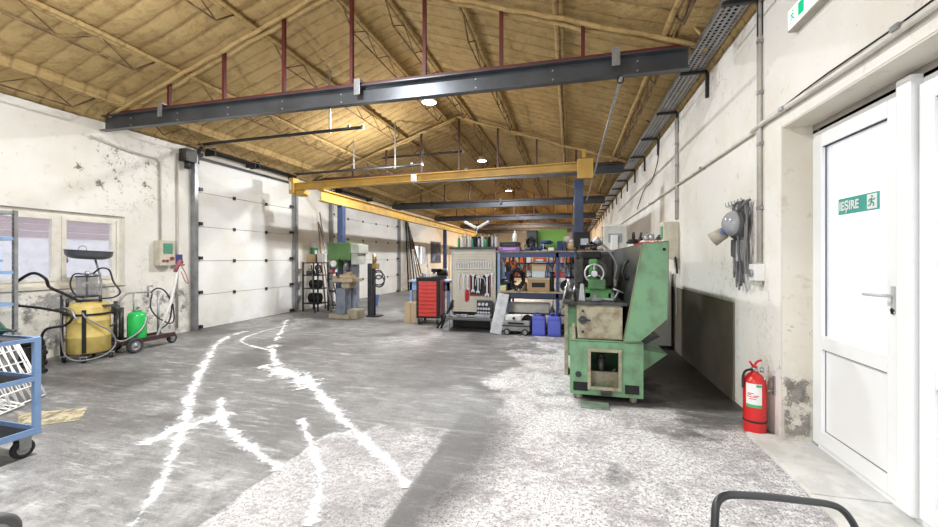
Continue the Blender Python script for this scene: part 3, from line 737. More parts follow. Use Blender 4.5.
for k, (ya, yb, z1) in enumerate(((-.15,-.13,.02),(-.12,-.03,-.05),(.02,.10,-.1),(.08,.15,-.02),(-.05,.05,-.12),(.1,.02,.03))):
    st.tube(curve_pts([(0,ya*.5,.46),(-.02,ya,.26),(-.03,ya*.9,.02),(-.02,(ya+yb)/2,z1-.14),(-.01,yb,.02),(-.01,yb*.8,.22)], 6), .007, 6)
st.build('strap_loops', mat('strap_grey', (.22,.22,.23), .7), t)
MB().tube(curve_pts([(-.05,-.06,.20),(-.06,-.10,.05),(-.04,-.10,-.14),(-.02,-.02,-.22),(-.02,.05,-.08),(-.03,.05,.14)], 6), .011, 8).build('hose', mg, t)
MB().box(-.04,.01,-.07,.03,-.02,.16, ch=.012).build('pouch', mat('pouch_grey', (.45,.45,.46), .6), t)
MB().box(-.05,.01,.03,.11,.02,.17, ch=.012).build('pouch', mg, t)
# extinguisher
t = thing('fire_extinguisher', 'red fire extinguisher standing on the floor at the white wall corner', 'fire extinguisher', (1.345, 3.44, .003))
MB().lathe([(0,0),(.068,.0),(.072,.012),(.0735,.03),(.0735,.37),(.068,.40),(.045,.43),(.024,.445),(.024,.455),(0,.455)], 32).build('cylinder', red_paint, t)
MB().cyl((0,0,.455), (0,0,.485), .02, n=16).cyl((.0,-.03,.47), (0,.03,.47), .012).build('valve', galv, t)
MB().tube(curve_pts([(0,.0,.485),(-.02,-.02,.50),(-.05,-.05,.535)], 4), .008).box(-.012,.012,-.02,.02,.483,.495).tube(curve_pts([(0,.01,.49),(.03,.03,.52),(.06,.04,.53)], 4), .008).build('squeeze_lever', red_paint, t)
MB().tube(curve_pts([(-.02,-.01,.47),(-.07,-.03,.46),(-.084,-.02,.41),(-.080,-.01,.33)], 6), .009).build('hose', rubber, t)
MB().cyl((.03,-.01,.47), (.055,-.02,.47), .018, n=14).build('pressure_gauge', galv, t)
lab = MB(); n = 14
def arc(mb, r, a0, a1, z0, z1):
    o = len(mb.v)
    for i in range(n+1):
        a = a0+(a1-a0)*i/n
        for z in (z0, z1): mb.v.append(Vector((r*math.cos(a), r*math.sin(a), z)))
    for i in range(n): mb.f.append([o+2*i, o+2*i+2, o+2*i+3, o+2*i+1]); mb.sm.append(True)
A0 = math.radians(205); A1 = math.radians(285)
arc(lab, .0742, A0, A1, .20, .375); lb = lab.build('label', white_pl, t)
g_ = MB(); arc(g_, .0747, A0, A1, .20, .222); arc(g_, .0747, A0+.9, A1, .352, .37); g_.build('green_band', mat('label_green', (.05,.4,.15), .5), lb)
g_ = MB()
for i, (a, z, l) in enumerate(((.1,.29,.4),(.2,.30,.5),(.7,.285,.45),(.1,.275,.9),(.3,.26,.6))): arc(g_, .0747, A0+a, A0+a+l, z, z+.006)
g_.build('red_print', red_paint, lb)
g_ = MB(); arc(g_, .0765, 0, 2*PI, .085, .10); g_.build('belt', rubber, t)
t = thing('wall_bracket', 'small grey metal bracket on the wall beside the extinguisher', 'bracket', (XR-.0, 3.40, .30))
MB().box(-.01,-.001,-.012,.012,0,.14).tube(curve_pts([(-.01,0,.13),(-.05,0,.13),(-.07,0,.10),(-.06,0,.07)], 4), .007).tube([(-.01,0,.03),(-.05,0,.03)], .007).build('hook_plate', galv, t)
# white sheet behind the lathe
t = thing('slim_cabinet', 'white sheet metal cabinet side standing against the wall behind the lathe', 'cabinet', (1.09, 6.32, 0))
MB().box(0, .33, 0, .5, .04, 1.12, ch=.01).build('body', white_pl, t)
MB().box(.03, .30, .03, .47, 0, .04).build('plinth', dark_steel, t)
MB().box(.02, .31, -.012, 0, .08, 1.08, ch=.004).build('door', white_pl, t)
# ================================================================ CRANE
zr0, zr1 = 2.55, 2.80
def ibeam(mb, a, b, h, w_, tf=.02, tw=.014):
    a = Vector(a); b = Vector(b); d = (b-a).normalized(); q = Vector((-d.y, d.x, 0))
    for (w0, w1, z0, z1) in ((-w_/2, w_/2, 0, tf), (-w_/2, w_/2, h-tf, h), (-tw/2, tw/2, tf, h-tf)):
        pl = [a+q*w0+Vector((0,0,z0)), a+q*w1+Vector((0,0,z0)), a+q*w1+Vector((0,0,z1)), a+q*w0+Vector((0,0,z1))]
        mb.prism(pl, b-a)
    return mb
t = thing('crane_runway', 'yellow crane runway beam along the left side on blue posts', 'crane runway', (-5.22, 7.6, 0), 0, 'crane runways')
ibeam(MB(), (0,0,zr0), (0,15,zr0), .25, .14).build('runway_beam', yellow_crane, t)
for y in (P(341.5,259,X=-5.22).y-7.6, P(445,259,X=-5.22).y-7.6, 14.3): MB().box(-.07,.07,y-.07,y+.07,.02,zr1-.002 if y == 0 else zr0, ch=.012).build('blue_post', blue_col, t); MB().box(-.16,.16,y-.16,y+.16,0,.02).build('base_plate', blue_col, t)
t = thing('crane_runway', 'yellow crane runway beam on the right side carried by a dark blue post', 'crane runway', (.16, 7.85, 0), 0, 'crane runways')
ibeam(MB(), (0,.10,zr0+.0), (0,14,zr0+.0), .25, .14).build('runway_beam', yellow_crane, t)
for y in (0, 7.2): MB().box(-.085,.085,y-.08,y+.08,.02,zr1-.002 if y == 0 else zr0, ch=.012).build('blue_post', blue_col, t); MB().box(-.16,.16,y-.16,y+.16,0,.02).build('base_plate', blue_col, t)
t = thing('bridge_crane', 'yellow bridge crane beam spanning the hall under the dark tie beam', 'crane', (-5.6, 7.55, 2.80))
q0 = Vector((-.20, -.0, .003)); q1 = Vector((5.95, -.40, .02))
ibeam(MB(), q0, q1, .15, .13, .018).build('bridge_beam', yellow_crane, t)
MB().box(-.32,-.20,-.09,.09,-.08,.26, ch=.008).box(-.20,-.0,-.02,.16,-.12,-.0, ch=.005).build('end_carriage', yellow_crane, t)
MB().box(5.72,5.98,-.52,-.47,-.13,.20, ch=.008).box(5.80,5.86,-.51,-.47,.22,.36).build('end_carriage', yellow_crane, t)
MB().box(-.30,-.26,-.093,-.09,.0,.18).build('reflector', white_pl, t)
MB().box(2.6,2.7,-.30,-.20,-.0,.14, ch=.01).build('junction_cover', white_pl, t)
# ================================================================ LAMPS
lamp_face = mat('lamp_glow', (1,.98,.95), .4, 0, (1,.98,.95), emit=18)
lampn = ['overhead behind the viewer','just overhead, out of the photo','nearest the camera, below the dark beam','second from the camera','third from the camera','far down the hall','furthest down the hall']
for k, y in enumerate((-2.9, 2.0, 7.2, 11.9, 17.4, 22.2, 27.2)):
    z = 4.28
    t = thing('ceiling_lamp', 'round white high bay lamp hanging under the ridge, '+lampn[k], 'lamp', (-2.6, y, z), 0, 'high bay lamps')
    MB().lathe([(0,.15),(.07,.15),(.09,.09),(.13,.05),(.15,.0),(.135,0),(.0,.02)], 28).build('lamp_housing', white_pl, t)
    MB().lathe([(0,.008),(.13,.008),(.13,.0),(0,-.002)], 28).build('lamp_disc', lamp_face, t)
    MB().tube([(0,0,.15),(0,0,roof(-2.6)-z-.05)], .006, 6).build('cord', black_pl, t)
    l = bpy.data.lights.new('lamp_light', 'AREA'); l.shape = 'DISK'; l.size = .26; l.energy = 230 if y < 20 else 420; l.color = (.95,.98,1) if y < 20 else (1,.72,.45); l.spread = PI
    lo = bpy.data.objects.new('lamp_light', l); COL.objects.link(lo); lo.parent = t; lo.location = (0,0,-.02)
# ================================================================ LATHE
def lathe_machine():
    t = thing('metal_lathe', 'big green metal lathe with slanted chip guard seen from its end', 'lathe', (0, 3.84, 0))
    # local: x as world, y from 0
    W = .635; m = MB()
    wx0, wx1, wz0, wz1 = .185, .425, .13, .45
    m.box(0, wx0, 0, .02, .05, .545).box(wx1, W, 0, .02, .05, .545).box(wx0, wx1, 0, .02, wz1, .545).box(wx0, wx1, 0, .02, .05, wz0)
    m.box(0, .02, .02, .75, .05, .545).box(W-.02, W, .02, .75, .05, .545).box(0, W, .73, .75, .05, .545).box(0, W, .0, .75, .535, .555, ch=.005).box(0,W,.02,.75,.05,.06)
    ped = m.build('pedestal', lathe_green, t)
    fr = MB(); fw = .028
    fr.box(wx0-fw, wx0, -.012, .0, wz0-fw, wz1+fw, ch=.004).box(wx1, wx1+fw, -.012, 0, wz0-fw, wz1+fw, ch=.004).box(wx0, wx1, -.012, 0, wz1, wz1+fw, ch=.004).box(wx0, wx1, -.012, 0, wz0-fw, wz0, ch=.004)
    fr.build('window_rim', rusty_cream, ped)
    MB().box(wx0-.02, wx1+.02, .12, .14, .08, .24).build('inner_shelf', rusty_cream, ped)
    MB().cyl((.29,.2,.16), (.29,.2,.36), .038, n=16).cyl((.29,.2,.36),(.29,.2,.385), .028, n=12).tube(curve_pts([(.29,.18,.2),(.36,.15,.22),(.42,.14,.27)], 5), .012).build('coolant_pump', grimy, ped)
    MB().box(.03,.16,-.004,.0,.085,.165).build('foot_pocket', black_pl, ped); MB().box(.48,.60,-.004,0,.085,.165).build('foot_pocket', black_pl, ped)
    MB().cyl((.075,0,.235),(.075,-.008,.235),.028,n=20).build('cover_disc', dark_steel, ped)
    for x in (.08, .56): MB().cyl((x,.06,0),(x,.06,.05),.035,.03,n=14).build('levelling_foot', rusty_cream, ped)
    MB().box(.27,.37,-.02,0,.06,.10, ch=.005).build('bottom_catch', grimy, ped)
    MB().box(.02,.05,.02,.7,.555,.60).build('bracket_rail', rusty_cream, ped)
    # headstock cabinet
    hs = MB().box(.07,.455,.02,.62,.56,.875, ch=.012).build('gearbox_cabinet', rusty_cream, t)
    MB().box(.43,.46,.0,.02,.57,.86, ch=.004).box(.09,.435,.008,.02,.575,.86, ch=.003).build('cabinet_door', rusty_cream, hs)
    MB().cyl((.115,.01,.74),(.115,-.03,.74),.036,n=20).tube([(.07,-.025,.74),(.18,-.025,.74)],.008).build('selector_knob', dark_steel, hs)
    MB().cyl((.115,.0,.82),(.115,-.012,.82),.012,n=12).cyl((.115,.0,.63),(.115,-.012,.63),.012,n=12).build('bolt_head', dark_steel, hs)
    # chip pan on cabinet
    MB().box(.03,.50,.0,1.5,.875,.89).box(.03,.04,0,1.5,.89,.925).box(.03,.50,-.004,.006,.885,.905).build('chip_pan', grimy, t)
    # bed further along
    MB().box(.12,.45,.65,2.2,.60,.86, ch=.01).box(.14,.20,.3,1.9,.89,.97, ch=.006).box(.36,.42,.3,1.9,.89,.97, ch=.006).build('bed', lathe_green, t)
    MB().box(.1,.5,1.35,1.9,.05,.60, ch=.01).build('rear_pedestal', lathe_green, t)
    # tailstock/headstock body
    hb = MB().box(.05,.47,.78,1.45,.97,1.36, ch=.035).cyl((.28,.78,1.18),(.28,.70,1.18),.11,n=24).build('headstock', grimy, t)
    MB().box(.12,.33,.70,.79,1.30,1.38, ch=.02).build('cover_block', black_pl, hb); MB().cyl((.10,.78,1.25),(.10,.66,1.25),.03).build('gear_dial', black_pl, hb)
    MB().box(.05,.14,.55,.75,1.05,1.32, ch=.01).tube(curve_pts([(.08,.55,1.3),(.06,.5,1.38),(.02,.48,1.40)],4),.009).tube([(.03,.6,1.2),(-.06,.58,1.22)],.011).build('lever_set', grimy, hb)
    sd = MB().box(.10,.40,.30,.60,.905,1.00, ch=.012).box(.18,.34,.28,.5,1.00,1.10, ch=.012).build('saddle', lathe_dkgreen, t)
    # handwheel
    hw = MB().torus((.235,.34,1.155), .090, .011, 'Y', 36, 10).cyl((.235,.36,1.155),(.235,.31,1.155),.03,n=18)
    for k in range(3):
        a = PI/2+k*2*PI/3; hw.tube([(.235,.34,1.155),(.235+.088*math.cos(a),.34,1.155+.088*math.sin(a))], .009, 6)
    hw = hw.build('handwheel', chrome, t)
    MB().cyl((.235,.33,1.245),(.235,.29,1.245),.013,n=10).build('grip', galv, hw)
    MB().box(.19,.27,.38,.55,1.02,1.3, ch=.02).build('wheel_stand', lathe_dkgreen, t)
    # work lamp arm
    wl = MB().tube(curve_pts([(.46,.5,.95),(.44,.45,1.10),(.455,.4,1.24),(.36,.36,1.40),(.29,.34,1.46)], 6), .012).cyl((.44,.45,.98),(.445,.44,1.09),.018).build('gooseneck_arm', galv, t)
    MB().cyl((.30,.34,1.45),(.24,.32,1.50),.022,.04,n=16).build('lamp_head', grey_steel, wl)
    # guard: polygon end plate, slanted back sheet, top
    poly = [(.465,.565),(.625,1.435),(.835,1.455),(.83,.78),(.60,.565)]
    gp = MB().prism([(x,-.02,z) for x, z in poly], (0,.012,0)).build('guard_end_plate', lathe_green, t)
    MB().cyl((.80,-.02,1.385),(.80,-.026,1.385),.014,n=14).build('round_hole', black_pl, gp)
    rm = MB()
    for a, b in zip(poly, poly[1:]+poly[:1]): rm.tube([(a[0],-.018,a[1]),(b[0],-.018,b[1])], .006, 6)
    rm.build('folded_rim', mat('rust_edge', (.22,.17,.10), .6, 0, (.12,.3,.16), 6), gp)
    gb = MB().prism([(.465,-.01,.565),(.477,-.01,.565),(.637,-.01,1.435),(.625,-.01,1.435)], (0,2.3,0)).build('guard_sheet', mat('guard_inside', (.05,.06,.055), .45, .2, (.03,.035,.03), 4), t)
    MB().box(.625,.83,0,1.2,1.425,1.437).build('guard_top', lathe_green, t)
    MB().prism([(.835,0,1.45),(.823,0,1.45),(.818,0,.78),(.83,0,.78)], (0,2.25,0)).prism([(.83,0,.78),(.83,0,.768),(.60,0,.553),(.60,0,.565)], (0,2.25,0)).build('guard_rear_sheet', lathe_green, t)
    MB().tube(curve_pts([(.56,.4,1.28),(.52,.35,1.24),(.50,.33,1.16),(.54,.36,1.10),(.58,.4,1.14)], 5), .014).build('coolant_hose', rubber, gb)
    # lower chip chute
    MB().prism([(W,.10,.47),(W+.26,.30,.395),(W,.10,.26)], (0,.5,0)).build('chip_chute', lathe_green, t)
    MB().prism([(W,.3,.56),(W+.2,.3,.56),(W+.05,.3,.47),(W,.3,.47)], (0,1.2,0)).build('chute_back', dark_steel, t)
    return t
lathe_machine()
# bits on the lathe
def chunk(name, lab, cat, loc, mb, m, rz=0, grp=None): 
    return tag(mb.build(name, m, None, loc, rz), lab, cat, grp)
chunk('metal_block', 'small machined steel block lying in the lathe chip pan', 'metal block', (.20,4.0,.895), MB().box(0,.10,0,.07,0,.035, ch=.004).box(.02,.05,.01,.06,.035,.06, ch=.003), galv, .3)
chunk('metal_block', 'tilted pale steel angle piece at the front of the chip pan', 'metal block', (.08,3.95,.905), MB().prism([(0,0,0),(.06,0,.0),(.045,0,.16),(.015,0,.16)], (0,.03,0)), galv, -.3)
chunk('metal_block', 'flat rag covered steel plate in the middle of the chip pan', 'metal block', (.25,4.13,.895), MB().box(0,.18,0,.12,0,.02, ch=.005).box(.03,.1,.03,.08,.02,.05,ch=.004), grey_steel, -.2)
chunk('chuck_key', 'steel chuck key leaning inside the chip pan by the guard', 'key', (.40,4.05,.895), MB().cyl((0,0,.0),(.05,0,.10),.009).cyl((.0,0,.12),(.1,0,.08),.008), galv)
chunk('metal_plate', 'dirty green metal plate lying on the floor before the lathe', 'metal plate', (.09,3.62,.002), MB().box(0,.24,0,.16,0,.012, ch=.003), mat('dirty_green_plate', (.20,.27,.2), .6, 0, (.13,.15,.12), 8), -.03)
t = thing('parts_tray', 'red edged tray of small parts on top of the lathe guard', 'tray', (.53, 4.0, 1.442))
MB().box(.10,.30,-.05,.40,.0,.012).build('tray_base', red_paint, t)
rw = MB(); random.seed(5)
for k in range(14): 
    x = .10+.014*k; rw.box(x, x+.012, -.06, .02, .012, .022+.008*(k % 2), ch=.002)
rw.build('red_edge', mat('red_white_edge', (.75,.08,.08), .5, 0, (.85,.8,.78), 25, .48, .52), t)
for k, (x, y, c, m_) in enumerate(((.12,.1,'dark steel tool holder standing in the parts tray',dark_steel),(.17,.05,'small grey steel sleeve in the parts tray',grey_steel),(.23,.14,'tall grey tool bit in the parts tray',galv),(.27,.06,'squat dark steel nut block in the parts tray',grimy))):
    mb = MB().cyl((0,0,0),(0,0,.05+.015*(k % 3)),.022,n=14).cyl((0,0,.05),(.01,0,.10-.01*k),.010,n=10).torus((0,0,.03),.024,.005,'Z',14,6)
    chunk('tool_holder', c, 'tool holder', (.53+x,4.0+y,1.455), mb, m_, 0, 'parts on the lathe guard')
chunk('coiled_cable', 'small black coil of cable on the lathe guard', 'cable', (.56,4.45,1.437+.035), MB().torus((.08,0,.0),.06,.012,'Z').torus((.085,0,.02),.05,.012,'Z').torus((.08,.0,.05),.05,.010,'X'), black_pl)
# foreground trolley tube
def pf(x, y, s): d = ray(x, y); return Vector((d.x*s, d.y*s, CAMH+d.z*s))
t = thing('hand_trolley', 'black tubular push handle of a trolley at the bottom right corner', 'trolley', (0,0,0))
a = pf(713,560,1.30); pts = [pf(713,560,1.32), pf(715,520,1.34), pf(716,506,1.35), pf(721,498,1.36), pf(733,495,1.37), pf(770,497,1.42), pf(805,501,1.47), pf(828,504,1.50), pf(841,509,1.50), pf(851,520,1.49), pf(858,535,1.48), pf(866,562,1.46)]
bt = [Vector((p.x, p.y, p.z)) for p in pts]
l0 = bt[0].copy(); l1 = bt[-1].copy()
MB().tube([Vector((l0.x-.0, l0.y, .2)), l0]+curve_pts(bt, 4)[1:]+[Vector((l1.x, l1.y, .2))], .0125, 12).build('push_handle', mat('black_powder_coat', (.03,.032,.035), .35), t)
dk = MB().box(.50, 1.10, .55, 1.30, .16, .20, ch=.01); dk.build('platform', dark_steel, t)
for x in (.58, 1.02):
    for y in (.65, 1.2): MB().cyl((x-.02,y,.06),(x+.02,y,.06),.06,n=20).box(x-.03,x-.022,y-.02,y+.02,.06,.16).box(x+.022,x+.03,y-.02,y+.02,.06,.16).build('caster', rubber, t)
# ================================================================ LEFT SIDE
def wheel(mb_t, mb_h, c, r, w_, ax='Y'):
    M = Matrix.Translation(c) @ (Matrix.Rotation(PI/2, 4, 'X') if ax == 'Y' else Matrix.Rotation(PI/2, 4, 'Y'))
    mb_t.lathe([(r*.62,-w_/2),(r*.9,-w_/2),(r,-w_*.3),(r,w_*.3),(r*.9,w_/2),(r*.62,w_/2),(r*.62,-w_/2)], 28, M)
    mb_h.lathe([(0,-w_*.55),(r*.15,-w_*.55),(r*.18,-w_*.25),(r*.55,-w_*.3),(r*.62,-w_*.45),(r*.62,w_*.45),(r*.55,w_*.3),(r*.18,w_*.25),(r*.15,w_*.55),(0,w_*.55)], 28, M)
def caster(t, x, y, r, hz, nm='caster', m=None):
    f = MB().box(x-.035,x+.035,y-.035,y+.035,hz-.012,hz).box(x-.032,x-.026,y-.03,y+.03,r,hz).box(x+.026,x+.032,y-.03,y+.03,r,hz).build(nm, m or galv, t)
    a = MB(); b = MB(); wheel(a, b, (x, y, r), r, .035, 'X'); a.build('tyre', rubber, f); b.build('hub', galv, f)
# blue trolley
bt_ = P(43,430,X=-3.40)
t = thing('tool_trolley', 'pale blue steel trolley with dark shelves at the left photo edge', 'trolley', (-4.14, 1.05, 0))
W_, D_ = .72, .84
s = .034
for x in (0, W_-s):
    for y in (0, D_-s): MB().box(x, x+s, y, y+s, .14, .782, ch=.003).build('corner_post', blue_paint, t)
for z, h in ((.755,.025),(.495,.03),(.145,.04)):
    r_ = MB().box(s, W_-s, .001, .012, z, z+h).box(s, W_-s, D_-.012, D_-.001, z, z+h).box(.001, .012, s, D_-s, z, z+h).box(W_-.012, W_-.001, s, D_-s, z, z+h).build('shelf_rail', blue_paint, t)
    MB().box(.012, W_-.012, .012, D_-.012, z+.004, z+.010).build('shelf', mat('navy_mat', (.035,.04,.06), .6, 0, (.07,.06,.06), 8), t)
for x in (.05, W_-.05):
    for y in (.06, D_-.07): caster(t, x, y, .06, .14)
# green funnel tool on trolley
t = thing('oil_can', 'dark green oil can lying on the blue trolley with its spout pointing right', 'oil can', (-3.67, 1.735, .767), .12)
t.scale = (.72,.72,.72)
M = Matrix.Translation((0,0,.105)) @ Matrix.Rotation(PI/2, 4, 'Y')
MB().lathe([(0,-.2),(.09,-.2),(.105,-.17),(.105,.02),(.085,.10),(.05,.17),(.022,.22),(.012,.29),(.010,.34),(0,.34)], 28, M).build('can_body', mat('dark_green_enamel', (.012,.05,.04), .25), t)
MB().torus((-.10,0,.105), .107, .005, 'X', 28, 6).torus((.02,0,.105), .106, .005, 'X', 28, 6).build('band', galv, t)
# white wire lattice panels
def lattice(name, lab, loc, w_, h, lean, rz, nx_, nz_, skew=.25):
    t = thing(name, lab, 'wire panel', loc, rz, 'white wire panels'); m = MB()
    def q(a, b): return (a*w_+b*skew*w_*0, math.sin(lean)*b*h, math.cos(lean)*b*h)
    for i in range(nx_+1): 
        a = i/nx_; m.tube([q(a,0), q(min(1,max(0,a+skew-.12)),1)] if True else [], .006, 5)
        m.tube([q(a,0), q(min(1,max(0,a-skew+.12)),1)], .006, 5)
    m.build('wire_mesh', white_pl, t)
    f = MB()
    for i in range(nz_+1): b = i/nz_; f.tube([q(0,b), q(1,b)], .0075, 5)
    f.tube([q(0,0),q(0,1)], .010, 6).tube([q(1,0),q(1,1)], .010, 6); f.build('wire_frame', white_pl, t)
lattice('wire_panel', 'white wire lattice panel leaning behind the blue trolley, larger one', (-4.64,2.32,.02), .40, .60, .42, 2.0, 6, 5)
lattice('wire_panel', 'white wire lattice lying almost flat on the floor behind the trolley', (-4.50,2.12,.02), .36, .34, 1.25, 2.0, 6, 4)
# black bars by the lattice
for k, (z, l) in enumerate(((.42,.34),(.24,.26))):
    t = thing('pry_bar', 'black steel bar end poking out beside the white lattice, %s one' % ('upper','lower')[k], 'bar', P(38,352+18*k,Y=2.95), 0, 'bars behind the lattice')
    MB().cyl((-.25,.1,.0),(.08,0,.0),.018,n=10).cyl((.08,0,0),(.11,0,0),.024,n=10).build('shaft', black_pl, t)
    MB().box(-.28,-.24,.05,.15,-t.location.z+.001,.02).build('stand', black_pl, t)
# storage rack near window
t = thing('storage_rack', 'grey slotted angle rack by the window, cut by the photo edge', 'rack', (-6.5, P(14.5,259,X=-5.78).y-.68, 0))
RW, RD, RH = .74, .70, 1.82
for x in (0, RW-.035):
    for y in (0, RD-.035):
        u_ = MB().box(x, x+.035, y, y+.003, 0, RH).box(x if x == 0 else x+.032, x+.003 if x == 0 else x+.035, y, y+.035, 0, RH).build('upright', galv, t)
        if x > 0:
            d_ = MB()
            for k in range(34): d_.box(x+.013, x+.022, y-.001, y+.0, .05+k*.052, .075+k*.052)
            d_.build('slot_row', dark_steel, u_)
for z in (.42,.80,1.14,1.50,1.78): MB().box(.004, RW-.004, .004, RD-.004, z, z+.03).build('shelf', blue_paint if z < 1.6 else galv, t)
def loose(name, lab, cat, loc, parts, rz=0, grp=None):
    t = thing(name, lab, cat, loc, rz, grp)
    for nm, mb, m_ in parts: mb.build(nm, m_, t)
    return t
loose('power_tool', 'red and black power tool lying on the rack shelf by the window', 'power tool', (-6.05,2.7,1.531), [('body', MB().box(-.16,.2,-.1,.1,0,.12, ch=.035), red_paint), ('grip', MB().box(-.2,-.02,-.12,.12,.085,.135, ch=.02), black_pl)])
loose('storage_case', 'pale blue storage case on the rack shelf below the red tool', 'case', (-6.1,2.75,1.171), [('body', MB().box(-.22,.27,-.15,.15,0,.26, ch=.03), mat('pale_blue_case', (.55,.63,.78), .4)), ('front_panel', MB().box(-.18,.23,-.156,-.15,.05,.20, ch=.0), white_pl), ('rim', MB().box(-.225,.275,-.155,.155,.10,.125, ch=.008), blue_paint)])
loose('angle_grinder', 'dark grey angle grinder on the rack shelf at window sill height', 'grinder', (-6.0,2.75,.831), [('body', MB().cyl((-.15,0,.06),(.12,0,.06),.05,.042).cyl((.12,0,.06),(.2,0,.06),.045,.03), grimy), ('disc', MB().cyl((.19,0,.01),(.19,0,.02),.07,n=20), dark_steel), ('cord', MB().tube(curve_pts([(-.15,0,.06),(-.1,-.1,.12),(.05,-.12,.14),(.2,-.1,.08),(.32,-.05,.02)],6),.011), black_pl)])
loose('pump_unit', 'oily grey pump with black hoses on the lowest rack shelf', 'pump', (-6.0,2.75,.451), [('body', MB().box(-.2,.15,-.12,.12,0,.2, ch=.03).cyl((.0,0,.2),(.0,0,.30),.06), grimy), ('hose', MB().tube(curve_pts([(.12,-.05,.2),(.28,-.08,.26),(.38,-.05,.15),(.30,0,.02),(.2,.05,.1)],6),.013), black_pl)])
# sack and cables on the floor by the rack
loose('cable_bundle', 'black hoses looping out of the rack toward the window wall', 'hose', (-5.85,3.2,.0), [('loop', MB().tube(curve_pts([(-.2,-.1,1.02),(.0,-.05,1.14),(.12,.0,1.08),(.1,.05,.98),(.25,.1,.90),(.45,.12,.82)],6),.016), black_pl), ('tail', MB().tube(curve_pts([(-.2,-.1,.78),(.1,.0,.74),(.35,.1,.66),(.30,.08,.55),(.12,.0,.50),(.05,0,.3),(.1,0,.015)],6),.014), black_pl)])
loose('vacuum_cleaner', 'dark workshop vacuum on the floor under the window', 'vacuum', (-6.38,3.42,0), [('drum', MB().lathe([(0,.04),(.12,.04),(.135,.07),(.135,.22),(.12,.25),(0,.25)],24), grimy), ('motor_head', MB().lathe([(.125,.25),(.12,.30),(.07,.34),(0,.35)],24), black_pl), ('caster_ring', MB().lathe([(0,.0),(.14,.0),(.15,.02),(.14,.04),(0,.04)],24), rubber)])
# yellow drum drainer
t = thing('oil_drainer', 'yellow waste oil drum on casters with hoses under the window', 'oil drainer', (-6.05, P(89,0,X=-6.05).y, 0), .8)
R_ = .215
MB().lathe([(0,.10),(R_-.015,.10),(R_,.115),(R_,.30),(R_+.006,.31),(R_,.32),(R_,.50),(R_+.006,.51),(R_,.52),(R_,.68),(R_-.02,.72),(R_-.08,.745),(0,.75)], 36).build('drum', oil_yellow, t)
MB().torus((0,0,.60), R_+.012, .012, 'Z', 36, 6).build('strap_ring', black_pl, t)
MB().box(-.02,.02,-R_-.015,-R_-.002,.12,.66).build('level_tube', black_pl, t)
MB().box(-.24,.24,-.03,.03,.075,.10).box(-.03,.03,-.24,.24,.075,.10).build('base_frame', black_pl, t)
for a, b in ((-.22,-.05),(.22,-.0),(0.0,-.22),(0,.22)): caster(t, a, b, .035, .082)
MB().tube(curve_pts([(.1,.02,.745),(.115,.02,1.0),(.06,.0,1.29)],3), .012).build('funnel_post', galv, t)
fn = MB().lathe([(.02,.02),(.11,.022),(.165,.04),(.19,.075),(.197,.13),(.205,.135),(.188,.135),(.18,.08),(.158,.05),(.10,.034),(.02,.03)], 32, Matrix.Translation((.0,-.02,1.275)) @ Matrix.Rotation(.06, 4, 'Y') @ Matrix.Diagonal((1.2,1.2,1,1)))
fp = fn.build('funnel_pan', mat('grey_funnel', (.10,.105,.12), .4, 0, (.07,.07,.08)), t)
MB().torus((-.06,0,1.43), .04, .005, 'Y', 20, 6).build('pan_handle', galv, fp)
gc = MB().lathe([(.105,.0),(.105,.24)], 28, Matrix.Translation((-.02,.0,.83))).build('clear_chamber', clear_pl, t)
MB().lathe([(0,0),(.12,0),(.12,.02),(0,.02)], 28, Matrix.Translation((-.02,0,.81))).lathe([(0,0),(.115,0),(.115,.015),(0,.015)], 28, Matrix.Translation((-.02,0,1.07))).cyl((-.02,0,.83),(-.02,0,1.07),.01).build('chamber_cap', dark_steel, t)
MB().cyl((-.02,0,1.085),(-.02,0,1.14),.02).cyl((-.08,0,1.11),(.04,0,1.11),.012).cyl((.04,-.0,1.10),(.12,0,1.10),.01).build('valve_cross', chrome, t)
MB().box(-.12,.12,-.035,.035,.745,.775, ch=.006).cyl((.13,-.1,.75),(.13,-.1,.83),.018).cyl((-.18,-.1,.70),(-.18,-.1,.80),.018).box(-.28,-.14,-.16,-.12,.66,.69).box(.15,.30,-.14,-.10,.68,.71).build('top_fittings', grimy, t)
hs = [([(-.06,0,1.11),(-.14,-.02,1.10),(-.17,-.03,.98),(-.13,-.04,.86),(-.04,-.05,.80)],.009,rubber),
      ([(.04,0,1.11),(.12,-.02,1.18),(.20,0,1.15),(.24,0,1.0),(.30,.05,.86),(.24,.03,.79),(.1,0,.78)],.010,rubber),
      ([(-.2,-.14,.70),(-.12,-.2,.66),(-.08,-.24,.58),(-.05,-.25,.56)],.012,galv),
      ([(-.05,-.12,.75),(.0,-.24,.60),(.1,-.25,.50),(.25,-.18,.36),(.28,-.12,.18),(.18,-.22,.07),(-.02,-.27,.04),(-.16,-.22,.10),(-.22,-.14,.28),(-.24,-.1,.55),(-.22,-.08,.68)],.010,mat('grey_hose', (.22,.22,.22), .5)),
      ([(.22,.0,.70),(.28,-.02,.60),(.27,-.04,.46),(.22,-.08,.42)],.012,rubber)]
for p, r_, m_ in hs: MB().tube(curve_pts(p,6), r_).build('hose', m_, t)
MB().tube([(-.24,-.06,.08),(-.24,-.06,.80)], .016).tube([(-.27,.04,.1),(-.27,.04,.84)], .012).build('side_post', dark_steel, t)
